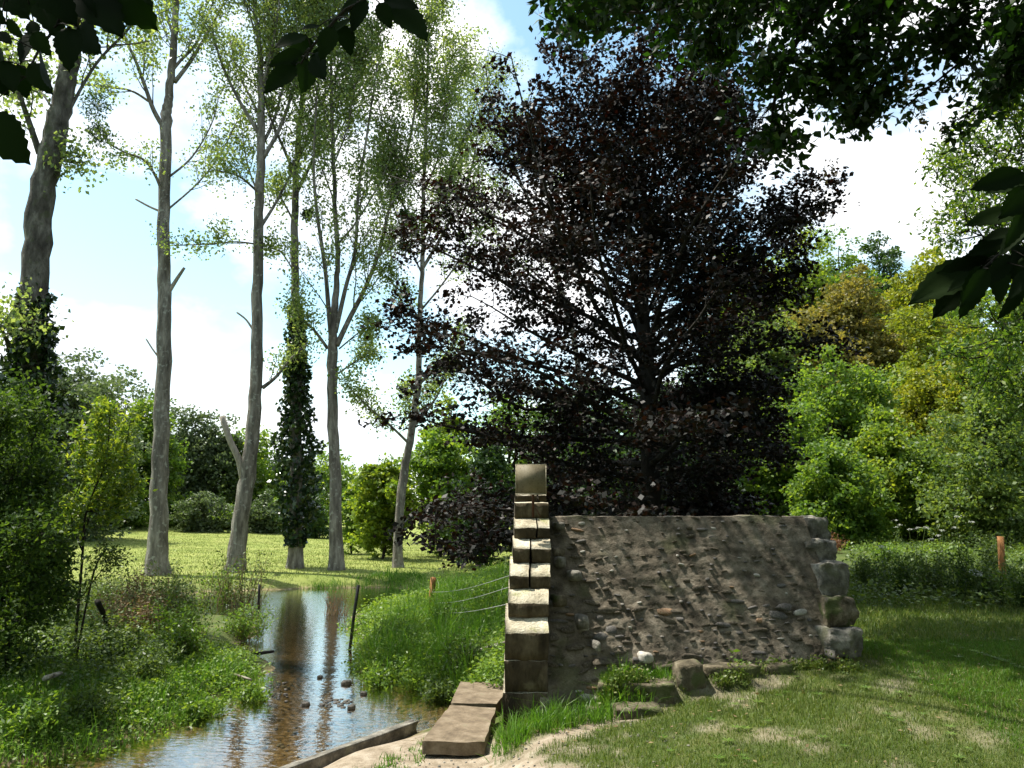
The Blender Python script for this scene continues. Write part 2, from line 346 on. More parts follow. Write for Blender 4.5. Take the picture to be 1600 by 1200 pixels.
# water
m, t, n, l = new_mat('stream_water')
o = n.new('ShaderNodeOutputMaterial'); tr = n.new('ShaderNodeBsdfTransparent'); tr.inputs[0].default_value = (.80, .74, .58, 1)
gl = n.new('ShaderNodeBsdfGlossy'); gl.inputs['Roughness'].default_value = .03; fr = n.new('ShaderNodeFresnel'); fr.inputs[0].default_value = 1.40; mi = n.new('ShaderNodeMixShader')
tc = n.new('ShaderNodeTexCoord'); mp = n.new('ShaderNodeMapping'); mp.inputs['Scale'].default_value = (1.0, 2.2, 1); mp.inputs['Rotation'].default_value = (0, 0, .25); l(tc.outputs['Object'], mp.inputs[0])
q = n.new('ShaderNodeTexNoise'); q.inputs['Scale'].default_value = 9; q.inputs['Detail'].default_value = 3; l(mp.outputs[0], q.inputs['Vector'])
bp = n.new('ShaderNodeBump'); bp.inputs['Strength'].default_value = .18; bp.inputs['Distance'].default_value = .02; l(q.outputs[0], bp.inputs['Height'])
l(bp.outputs[0], gl.inputs['Normal']); l(bp.outputs[0], fr.inputs['Normal'])
ml = n.new('ShaderNodeMath'); ml.operation = 'MULTIPLY_ADD'; ml.inputs[1].default_value = 2.0; ml.inputs[2].default_value = .07; ml.use_clamp = True
l(fr.outputs[0], ml.inputs[0]); l(ml.outputs[0], mi.inputs[0]); l(tr.outputs[0], mi.inputs[1]); l(gl.outputs[0], mi.inputs[2]); l(mi.outputs[0], o.inputs[0])
wv = np.array([(-13, 3.0, WZ), (1.2, 3.0, WZ), (1.2, 21, WZ), (-13, 21, WZ)])
tag(link('stream_water', make_mesh('stream_water', wv, [[0, 1, 2, 3]], 'stream_water')), kind='structure')

# ------------------------------------------------------------------ plants: branching
def unit(v): v = np.asarray(v, float); return v/(np.linalg.norm(v)+1e-9)
def spline(P, n=10):
    P = np.asarray(P, float)
    if len(P) < 3:
        t = np.linspace(0, 1, n)[:, None]; return P[0]*(1-t)+P[-1]*t
    k = len(P)-1; out = []
    for i in range(k):
        p0 = P[max(i-1, 0)]; p1 = P[i]; p2 = P[i+1]; p3 = P[min(i+2, k)]
        m_ = max(2, n//k)
        for t in np.linspace(0, 1, m_, endpoint=False): out.append(.5*((2*p1)+(-p0+p2)*t+(2*p0-5*p1+4*p2-p3)*t*t+(-p0+3*p1-3*p2+p3)*t**3))
    out.append(P[-1]); return np.array(out)
def walk(p, d, L, n=6, wig=.15, up=.1):
    P = [np.array(p, float)]; d = unit(d)
    for i in range(n):
        d = unit(d+RNG.normal(size=3)*wig+np.array([0, 0, up])); P.append(P[-1]+d*L/n)
    return np.array(P)
def twigs(acc, path, r0, nb, L, nodes, ang=.9, up=.12, sub=4, start=.25, flat=0., subL=.45, spread=1.0, rt=.012):
    """side branches with twigs along a limb; leaf nodes go to `nodes`"""
    n = len(path)
    for k in range(nb):
        f = start+(1-start)*(k+RNG.random())/nb; i = min(int(f*(n-1)), n-2); p = path[i]+(path[i+1]-path[i])*RNG.random()
        ax = unit(path[i+1]-path[i]); s_ = RNG.normal(size=3); s_[2] *= (1-flat); s_ = unit(s_-ax*np.dot(s_, ax))
        d = unit(ax*math.cos(ang)+s_*math.sin(ang)*spread)
        ll = L*(1-.55*f)*RNG.uniform(.6, 1.3); q = walk(p, d, ll, 5, .14, up); rr = max(r0*(1-f)*.35, rt)
        acc.tube(q, np.linspace(rr, rt*.35, len(q)), 4, False)
        for j in range(sub):
            g = .2+.8*RNG.random(); a = min(int(g*5), 4); p2 = q[a]; ax2 = unit(q[a+1]-q[a]); s2 = RNG.normal(size=3); s2[2] *= (1-flat)
            d2 = unit(ax2*.7+unit(s2)*.8); w2 = walk(p2, d2, ll*subL*RNG.uniform(.6, 1.2), 3, .2, up*.6)
            acc.tube(w2, np.linspace(rt*.45, rt*.2, 4), 3, False)
            nodes.append(w2[1:]+0)
            nodes.append((w2[1:]+w2[:-1])*.5)
        nodes.append(q[2:])
def leafpts(nodes, per, spread, flat=0.):
    N = np.concatenate(nodes); C = np.repeat(N, per, 0); g = RNG.normal(size=C.shape)*spread
    g[:, 2] *= (1-flat); return C+g

# ------------------------------------------------------------------ structure: raked flint wall and its stone ends
TH = R(12); T2 = np.array([math.cos(TH), math.sin(TH), 0]); N2 = np.array([math.sin(TH), -math.cos(TH), 0]); RAKE = math.tan(R(29))
O = np.array([.20, 6.42, 0.])
def wallp(s_, z, out=0.):      # s along, z up, out = proud of the raked face
    nrm = np.array([N2[0]*math.cos(R(29)), N2[1]*math.cos(R(29)), math.sin(R(29))])
    return O+T2*s_-N2*(z*RAKE)+np.array([0, 0, z])+nrm*out
WL, WT = 2.86, 1.50
wall = empty('flint_wall', O+T2*1.4, 'low raked wall of rough flints set in grey-brown mortar behind the stone steps', 'wall')
wb = np.array(wall.location)
ns, nz_ = 300, 190
Vw = []
sA = np.linspace(.02, WL, ns); zA = np.linspace(-.25, WT, nz_)
for z in zA:
    for s0_ in sA:
        s_ = s0_+(1-s0_/WL)*z*RAKE*math.tan(TH)
        v = Vector((s_*2.2, z*3.6, 3.)); am = .95-.4*z/WT; d = am*(mnoise.fractal(v*1.2, .8, 2., 5)*.014+mnoise.noise(Vector((s_*5, z*15, 1)))*.014+mnoise.noise(Vector((s_*23, z*38, 9)))*.007+mnoise.noise(Vector((s_*55, z*80, 4)))*.004)
        zz = z+(mnoise.noise(Vector((s_*4, 0, 7)))*.018 if z == zA[-1] else 0)
        Vw.append(wallp(s_, zz, d))
Vw = np.array(Vw); ii = (np.arange(nz_-1)[:, None]*ns+np.arange(ns-1)[None]).ravel()
wa = Acc(); wa.add(Vw, np.stack([ii, ii+1, ii+ns+1, ii+ns], 1))
top = Vw[-ns:]; thick = -N2*.34
bk = top+thick+np.array([0, 0, .0]); bb = bk.copy(); bb[:, 2] = -.25
k = np.arange(ns-1)
wa.add(np.vstack([top, bk, bb]), np.vstack([np.stack([k, k+1, k+1+ns, k+ns], 1), np.stack([k+ns, k+1+ns, k+1+2*ns, k+2*ns], 1)]))
for e in (0, ns-1):
    col_ = Vw[e::ns]; back = col_.copy(); back[:, :2] = bk[e, :2]
    kk = np.arange(nz_-1); wa.add(np.vstack([col_, back]), np.stack([kk, kk+1, kk+1+nz_, kk+nz_], 1))
wa.build('mortar_core', 'mortar', wb, wall, False)
# flints: each its own piece
flint_me = {}
for mt in ('flint_pale', 'flint_dark', 'flint_rust', 'mortar'):
    flint_me[mt] = []
    for q in range(7):
        V, Q = rock_arrays((1, .8, .62), q+len(mt)*3, 2, .75, .25); flint_me[mt].append(make_mesh('stone', V, Q, mt, False))
cnt = 0; rest = Acc(); cand = []
for row in range(23):
    z = .10+row*.0615
    s_ = .10+RNG.uniform(0, .1)
    while s_ < WL-.22:
        prob = .74 if z < .75 else .5
        if RNG.random() < prob:
            big = RNG.random()**3*(1 if z < .8 else .4); w = .030+.11*big+.01*RNG.random()
            cand.append((s_, z+RNG.uniform(-.02, .02), w, w*RNG.uniform(.35, .75)))
        s_ += RNG.uniform(.06, .155)
cand.sort(key=lambda c: -c[2])
for i, (s_, z, w, h) in enumerate(cand):
    mt = RNG.choice(['flint_pale', 'flint_dark', 'flint_rust', 'mortar'], p=[.10, .26, .03, .61])
    me = flint_me[mt][RNG.integers(7)]; p = wallp(s_, z, -.004+.008*RNG.random())-wb
    if i < 296:
        st = link('stone', me, wall, p); st.rotation_euler = (R(-29)+RNG.normal()*.25, RNG.normal()*.15, TH+RNG.normal()*.2); st.scale = (w*RNG.uniform(.7, 1.7), .020+w*.2, h*1.2)
    else:
        V, Q = rock_arrays((w, .05+w*.3, h), i, 2, .75, .2); rest.add(rotz(V, TH)+p+wb, Q)
rs = rest.build('small_stone', 'flint_dark', wb, wall)
if rs: tag(rs, kind='stuff')
# coping crumbs on the wall top
for k in range(26):
    V, Q = rock_arrays((1, 1, 1), k+50, 2, .7, .2)
    pass
s_ = .12
while s_ < WL-.3:
    w = RNG.uniform(.09, .2); st = link('coping_stone', flint_me['mortar'][RNG.integers(7)], wall, wallp(s_+w/2, WT, 0)-N2*.12-wb+np.array([0, 0, -.022]))
    st.rotation_euler = (0, 0, TH+RNG.normal()*.05); st.scale = (w*1.15, .30, .075); s_ += w
# right end: squared weathered blocks
def block_px(parent, base, name, mat, x0, x1, y0, y1, Y, depth, rot=0., seed=0, rnd=.16, rough=.05, n=6, taper=0.):
    a = at(x0, y1, Y); b = at(x1, y0, Y); sz = (b[0]-a[0], depth, b[2]-a[2]); V, Q = rock_arrays(sz, seed, n, rnd, rough)
    c = (a+b)/2; c[1] = Y+depth/2
    o = link(name, make_mesh(name, rotz(V, rot)+c-base, Q, mat, True), parent); return o
quoin = [(1254, 1291, 807, 848, 7.90, .34, 'grey_stone'), (1250, 1306, 845, 882, 7.66, .42, 'grey_stone'), (1276, 1322, 880, 934, 7.42, .5, 'grey_stone'), (1284, 1332, 934, 984, 7.22, .55, 'mossy_stone'), (1288, 1343, 984, 1030, 7.04, .62, 'grey_stone')]
for i, (x0, x1, y0, y1, Y, dp, mt) in enumerate(quoin):
    block_px(wall, wb, 'corner_stone', mt, x0, x1, y0, y1, Y, dp, TH, 20+i, .24, .13, 8)
# the stepped pier at the left end
pier = empty('stone_pier', (.10, 6.8, -.05), 'stepped pier of squared limestone blocks with lit sloping tops and dark faces', 'pier')
pb = np.array(pier.location)
def pier_block(x0, x1, zb, zt, yf, ch_run, ch_rise, yb, seed, mat='shaded_stained_stone', mtop='limestone'):
    """vertical front face in dark stained shade colour, sloping top in bright sunlit colour"""
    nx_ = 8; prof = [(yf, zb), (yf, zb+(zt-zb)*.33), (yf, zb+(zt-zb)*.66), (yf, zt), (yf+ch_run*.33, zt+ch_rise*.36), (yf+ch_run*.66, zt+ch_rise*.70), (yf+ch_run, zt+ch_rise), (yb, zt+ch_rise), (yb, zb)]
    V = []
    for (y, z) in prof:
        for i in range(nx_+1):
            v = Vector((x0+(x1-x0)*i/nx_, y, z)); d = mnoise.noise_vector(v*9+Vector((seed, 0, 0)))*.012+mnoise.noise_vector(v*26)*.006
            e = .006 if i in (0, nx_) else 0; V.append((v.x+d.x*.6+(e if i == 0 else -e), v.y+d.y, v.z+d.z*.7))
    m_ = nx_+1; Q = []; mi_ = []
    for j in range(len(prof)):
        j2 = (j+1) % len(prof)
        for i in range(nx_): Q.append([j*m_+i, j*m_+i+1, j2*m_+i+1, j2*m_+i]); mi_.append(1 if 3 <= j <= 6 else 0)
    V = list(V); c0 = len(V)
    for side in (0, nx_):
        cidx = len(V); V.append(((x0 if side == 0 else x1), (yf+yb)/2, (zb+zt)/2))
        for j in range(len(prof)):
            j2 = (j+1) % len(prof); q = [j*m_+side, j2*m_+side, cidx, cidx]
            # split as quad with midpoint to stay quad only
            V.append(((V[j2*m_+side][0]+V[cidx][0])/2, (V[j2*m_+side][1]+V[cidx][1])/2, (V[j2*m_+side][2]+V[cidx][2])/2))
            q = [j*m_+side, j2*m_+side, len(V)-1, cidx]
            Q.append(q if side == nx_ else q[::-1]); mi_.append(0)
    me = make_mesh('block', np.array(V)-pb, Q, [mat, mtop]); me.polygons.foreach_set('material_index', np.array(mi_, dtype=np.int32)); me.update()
    return link('block', me, pier)
def zat(py, Y): return at(800, py, Y)[2]
def xat(px, py, Y): return at(px, py, Y)[0]
Yf = 6.5
# main shaft in three courses, joints recessed
zs = [-.3, .16, .40, zat(990, Yf)]
for i in range(3):
    rise = .0 if i < 2 else None
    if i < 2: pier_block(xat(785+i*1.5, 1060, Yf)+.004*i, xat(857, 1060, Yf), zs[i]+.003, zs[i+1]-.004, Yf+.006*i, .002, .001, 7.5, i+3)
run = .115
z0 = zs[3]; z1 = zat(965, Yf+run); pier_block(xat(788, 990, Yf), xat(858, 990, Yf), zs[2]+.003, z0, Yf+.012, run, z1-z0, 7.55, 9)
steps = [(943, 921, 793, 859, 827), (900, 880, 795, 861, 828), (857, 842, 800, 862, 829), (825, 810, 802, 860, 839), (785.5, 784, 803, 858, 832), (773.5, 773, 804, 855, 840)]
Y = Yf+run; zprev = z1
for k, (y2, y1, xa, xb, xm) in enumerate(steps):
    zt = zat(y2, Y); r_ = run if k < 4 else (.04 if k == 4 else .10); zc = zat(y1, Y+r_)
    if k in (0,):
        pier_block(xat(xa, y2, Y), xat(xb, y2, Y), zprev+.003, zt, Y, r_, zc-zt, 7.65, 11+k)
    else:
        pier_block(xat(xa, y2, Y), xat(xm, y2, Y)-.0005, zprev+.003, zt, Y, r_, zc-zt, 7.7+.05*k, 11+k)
        pier_block(xat(xm, y2, Y)+.0015, xat(xb, y2, Y), zprev+.003, zt-.004, Y+.012, r_, zc-zt, 7.7+.05*k, 31+k, 'shaded_stained_stone', 'limestone')
    Y += r_+.004; zprev = zc
# broken pale stones keyed into the wall beside the pier
for i, (x0, x1, y0, y1, Y_) in enumerate([(864, 881, 816, 828, 7.2), (862, 880, 856, 872, 7.12), (866, 882, 870, 888, 7.05), (888, 908, 892, 908, 6.98), (862, 884, 930, 950, 6.86), (900, 918, 962, 985, 6.8), (928, 936, 1003, 1018, 6.68), (1002, 1018, 1022, 1038, 6.72)]):
    block_px(wall, wb, 'stone', 'grey_stone' if i not in (1, 4, 7) else ('mossy_stone' if i < 7 else 'flint_pale'), x0, x1, y0, y1, Y_-.03, .16, .3, 60+i, .55, .12, 3)

# sign seen from behind, on its rusty post
sg = empty('blank_sign_panel', at(828, 800, 7.12), 'square weathered tan panel on a rusty post above the stone pier', 'sign')
sb = np.array(sg.location)
def box_arr(c, s_):
    V, Q = rock_arrays(s_, 0, 1, 0, 0); return V+np.asarray(c), Q
a = Acc(); p0 = at(806, 772, 6.98); p1 = at(853, 726, 6.98); V, Q = box_arr((p0+p1)/2, (p1[0]-p0[0], .012, p1[2]-p0[2])); a.add(V, Q); a.build('panel', 'sign_panel', sb, sg)
w = p1[0]-p0[0]; h = p1[2]-p0[2]
for (cx, cz, sx_, sz_) in ((0, h/2, w+.008, .006), (0, -h/2, w+.008, .006), (-w/2, 0, .006, h-.006), (w/2, 0, .006, h-.006)):
    a = Acc(); V, Q = box_arr((p0+p1)/2+np.array([cx, .0, cz]), (sx_, .02, sz_)); a.add(V, Q); a.build('panel_edge', 'limestone', sb, sg)
a = Acc(); q0 = at(833, 808, 6.975); a.tube([q0, at(833, 760, 6.975)+np.array([0, .03, 0]), at(833, 735, 6.975)+np.array([0, .03, 0])], [.011]*3, 8); a.build('post', 'rust_metal', sb, sg)
a = Acc(); a.tube([at(835, 790, 6.97), at(845, 808, 6.93)], [.004]*2, 6); a.build('brace', 'rust_metal', sb, sg)

# ------------------------------------------------------------------ slabs, kerb, stones on the ground
def slab(name, pts, z, th, mat, label, cat, group=None, seed=0):
    P = np.array([onz(x, y, z) for x, y in pts]); c = P.mean(0); n_ = 10; V = []
    for k, zz in enumerate((0, -.012, -th)):
        pass
    A, B, C_, D = P   # near-left, near-right, far-right, far-left
    top = []
    for j in range(n_+1):
        for i in range(n_+1):
            u, v = i/n_, j/n_; q = (A*(1-u)+B*u)*(1-v)+(D*(1-u)+C_*u)*v
            d = mnoise.noise(Vector(q)*6+Vector((seed, 0, 0)))*.008; e = mnoise.noise_vector(Vector(q)*9)*.01 if i in (0, n_) or j in (0, n_) else Vector((0, 0, 0))
            top.append(q+np.array([e.x, e.y, d]))
    top = np.array(top); ac = Acc(); i_ = (np.arange(n_)[:, None]*(n_+1)+np.arange(n_)[None]).ravel(); ac.add(top, np.stack([i_, i_+1, i_+n_+2, i_+n_+1], 1))
    ring = [j for j in range(n_+1)]+[(j+1)*(n_+1)+n_ for j in range(n_)]+[n_*(n_+1)+n_-1-j for j in range(n_)]+[(n_-1-j)*(n_+1) for j in range(n_-1)]
    rt = top[ring]; rb = rt+np.array([0, 0, -th]); m_ = len(ring); k = np.arange(m_); ac.add(np.vstack([rt, rb]), np.stack([k, (k+1) % m_, (k+1) % m_+m_, k+m_][::-1], 1))
    o = ac.build(name, mat, c); tag(o, label, cat, group)
    return o
slab('stepping_slab', [(659, 1158), (757, 1160), (775, 1106), (703, 1102)], -.08, .09, 'slab_concrete', 'larger tan stone slab on the ground nearest the viewer beside the stream', 'slab', 'stone slabs left of the pier', 1)
slab('stepping_slab', [(704, 1098), (776, 1100), (800, 1068), (720, 1064)], -.09, .09, 'slab_concrete', 'smaller shaded tan slab just beyond the larger one, by the pier foot', 'slab', 'stone slabs left of the pier', 2)
a = Acc(); K0 = onz(415, 1212, -.26); K1 = onz(648, 1127, -.26); dv = unit(K1-K0); nv = np.array([-dv[1], dv[0], 0])
V, Q = rock_arrays((np.linalg.norm(K1-K0), .075, .26), 4, 14, .02, .035)
V = rotz(V, math.atan2(dv[1], dv[0]))+(K0+K1)/2-np.array([0, 0, .12]); a.add(V, Q); ko = a.build('kerb_beam', 'grey_stone', (K0+K1)/2, smooth=False)
tag(ko, 'long narrow grey stone edging beam running along the near edge of the stream', 'kerb')
def ground_rock(name, x0, x1, y0, y1, depth, mat, label, cat, rot=0., seed=0, rnd=.3, rough=.08, n=6, z=None, group=None, sink=0.05, Yf=None):
    """stone whose foot sits where the photo shows it"""
    b0 = onz((x0+x1)/2, y1, z if z is not None else 0.)
    if z is None:
        for _ in range(6): b0 = onz((x0+x1)/2, y1, hz(b0[0], b0[1]))
    if Yf: b0 = at((x0+x1)/2, y1, Yf); sink = max(.04, b0[2]-min(hz(b0[0], Yf), hz(b0[0], Yf-.06))+.05)
    Yb = b0[1]; w = (x1-x0)/1300*Yb; h = (y1-y0)/1300*Yb*1.0
    V, Q = rock_arrays((w, depth, h+sink), seed, n, rnd, rough); V = rotz(V, rot)
    c = np.array([b0[0], Yb+depth*.5*math.cos(rot), b0[2]+(h-sink)/2])
    o = link(name, make_mesh(name, V, Q, mat, True), None, [float(k) for k in c]); tag(o, label, cat, group); return o
ground_rock('ledge_stone', 938, 1056, 1070, 1102, .22, 'mossy_stone', 'long flat mossy block with sunlit top lying in the grass before the wall', 'stone', -.06, 5, .06, .05, 10, Yf=6.50)
ground_rock('ledge_stone', 1058, 1104, 1038, 1086, .2, 'mossy_stone', 'rounded upright weathered stone between the long block and the rear ledge', 'stone', .1, 6, .45, .1, Yf=6.60)
ground_rock('ledge_stone', 1100, 1190, 1042, 1062, .16, 'mossy_stone', 'low cracked ledge stone right of the rounded upright stone', 'stone', .15, 7, .2, .1, Yf=6.74)
ground_rock('ledge_stone', 1196, 1240, 1040, 1058, .16, 'mossy_stone', 'small ledge stone half hidden in grass near the right wall end', 'stone', .15, 8, .3, .1, Yf=6.82)
ground_rock('ledge_stone', 916, 972, 1106, 1120, .2, 'mossy_stone', 'small flat stone low in the grass below the long mossy block, near the pier', 'stone', .0, 9, .2, .08, Yf=6.42)
ground_rock('ledge_stone', 962, 1036, 1108, 1132, .2, 'mossy_stone', 'dark broken-faced stone on the bare earth below the long mossy block', 'stone', .15, 10, .2, .12, Yf=6.25)

# things standing in and by the stream
def stake(name, x, y0, x1, y1, z, w, mat, label, cat, square=False):
    b0 = onz(x, y0, z); tp = at(x1, y1, b0[1]); r_ = pxr(w, b0[1]); a = Acc(); b1 = b0-np.array([0, 0, .15])
    a.tube([b1, (b0+tp)/2, tp], [r_*1.05, r_, r_*.97], 4 if square else 8, True, .03); o = a.build(name, mat, b0, smooth=not square); tag(o, label, cat); return o
stake('iron_stake', 545, 1016, 560, 914, WZ, 5, 'black_metal', 'thin black iron stake leaning in the stream by the nettle bank', 'stake')
stake('iron_stake', 404, 946, 405, 913, WZ, 4, 'black_metal', 'short thin black stake standing far up the stream', 'stake')
stake('fence_post', 672, 965, 677, 902, -.2, 9, 'post_wood', 'orange-brown wooden fence post standing in the green bank left of the pier', 'fence post', True)
for i, (x0, y0, x1, y1) in enumerate([(674, 925, 800, 898), (674, 942, 796, 917), (673, 955, 792, 944)]):
    Y0 = onz(672, 965, -.2)[1]; A_ = at(x0, y0, Y0); B_ = at(x1, y1, 7.3); t = np.linspace(0, 1, 8)[:, None]; P = A_*(1-t)+B_*t; P[:, 2] -= .05*np.sin(t[:, 0]*math.pi)
    a = Acc(); a.tube(P, .0022, 4); tag(a.build('fence_wire', 'wire_steel', A_), ['top', 'middle', 'lowest'][i]+' strand of thin pale wire from the orange fence post to the pier', 'wire', 'fence wires')
pw = onz(1567, 912, .3); a = Acc(); a.tube([pw-np.array([0, 0, .2]), at(1563, 838, pw[1])], [pxr(10, pw[1])]*2, 8); tag(a.build('wooden_post', 'post_wood', pw), 'brown round wooden post standing in the undergrowth at the far right', 'post')
def log(name, pts, z, w, mat, label, cat):
    P = [onz(x, y, z+dz) for x, y, dz in pts]; a = Acc(); r_ = pxr(w, P[0][1]); a.tube(spline(P, 10), np.linspace(r_, r_*.7, len(spline(P, 10))), 7, True, .08)
    tag(a.build(name, mat, P[0]), label, cat)
log('dead_branch', [(702, 1038, .05), (740, 1020, .16), (790, 1004, .3)], -.2, 8, 'dead_wood', 'tan fallen bough slanting up out of the greenery left of the pier', 'branch')
log('dead_branch', [(328, 1036, .02), (350, 1048, .04), (392, 1062, .02)], -.28, 5, 'dead_wood', 'pale thin dead stick lying on the cress of the left bank', 'branch')
log('dead_branch', [(380, 1024, .03), (428, 1018, .03)], -.3, 6, 'dark_bark', 'short dark stick at the water edge below the small leafy islet', 'branch')
log('dead_branch', [(152, 940, .45), (162, 960, .25), (172, 985, .0)], -.05, 9, 'dark_bark', 'dark broken stump leaning among the reeds on the left bank', 'stump')
log('dead_branch', [(70, 1060, .10), (82, 1056, .18), (95, 1052, .1)], -.1, 9, 'dead_wood', 'pale grey forked driftwood piece in the greenery at lower left', 'branch')
for i, (x0, x1, y) in enumerate([(560, 600, 990), (566, 604, 998), (572, 598, 1004)]):
    log('dead_branch', [(x0, y, .04), ((x0+x1)/2, y-4, .06), (x1, y-3, .03)], WZ, 3, 'dead_wood', ['highest', 'middle', 'lowest'][i]+' of three grey sticks lying by the water behind the nettle bank', 'branch')
stones = [(541, 1069, 14, 'dark wedge stone breaking the shallow water, highest up the stream'), (549, 1107, 12, 'dark round stone in the water at the end of the pebble line'), (478, 1102, 12, 'dark stone in midstream left of the pebble line'), (568, 1085, 10, 'flat wet stone between the wedge stone and the pebble line'),
          (206, 1142, 20, 'grey stone on the left water edge'), (500, 1059, 8, 'small pale stone in the upper shallow water'), (610, 1172, 10, 'stone lying just beyond the long kerb beam')]
for i, (x, y, w, lab) in enumerate(stones):
    b0 = onz(x, y, WZ); s0 = w/1300*b0[1]; V, Q = rock_arrays((s0, s0*.8, s0*.7), i, 4, .5, .15); o = link('stream_stone', make_mesh('stream_stone', V, Q, 'wet_stone', True), None, [float(b0[0]), float(b0[1]), WZ+.005]); tag(o, lab, 'stone', 'stones in the stream')
a = Acc()
for i in range(110):
    if i < 55: x = RNG.uniform(500, 552); y = 1100+RNG.normal()*5
    elif i < 85: x = RNG.uniform(395, 450); y = 1078+RNG.normal()*8
    else: x = RNG.uniform(190, 260); y = 1138+RNG.normal()*5
    b0 = onz(x, y, WZ-.005); s0 = RNG.uniform(.02, .05); V, Q = rock_arrays((s0, s0*.8, s0*.6), i, 2, .6, .15); a.add(V+b0, Q)
tag(a.build('pebbles', 'wet_stone', (0, 0, 0)), 'small wet pebbles breaking the surface of the shallow stream', 'pebbles', kind='stuff')

a = Acc(); qx = RNG.uniform(-5, .2, 5000); qy = RNG.uniform(4.6, 12, 5000); dd_ = sdist(qx, qy, STREAM); kk = (dd_ < .05) & (wob(qx, qy, 2.2, 3.) > -.2); qx, qy = qx[kk][:1500], qy[kk][:1500]; qz = height(qx, qy)
rv = [rock_arrays((1, .8, .55), 70+i, 1, .55, .2) for i in range(6)]
for i in range(len(qx)):
    V, Q = rv[i % 6]; sc__ = .015+.05*RNG.random()**2.5; a.add(rotz(V*sc__, RNG.random()*6)+np.array([qx[i], qy[i], qz[i]+sc__*.12]), Q)
tag(a.build('stream_bed_pebbles', 'grey_stone', (0, 0, 0)), 'brown and grey pebbles on the bed under the clear shallow water', 'pebbles', kind='stuff')
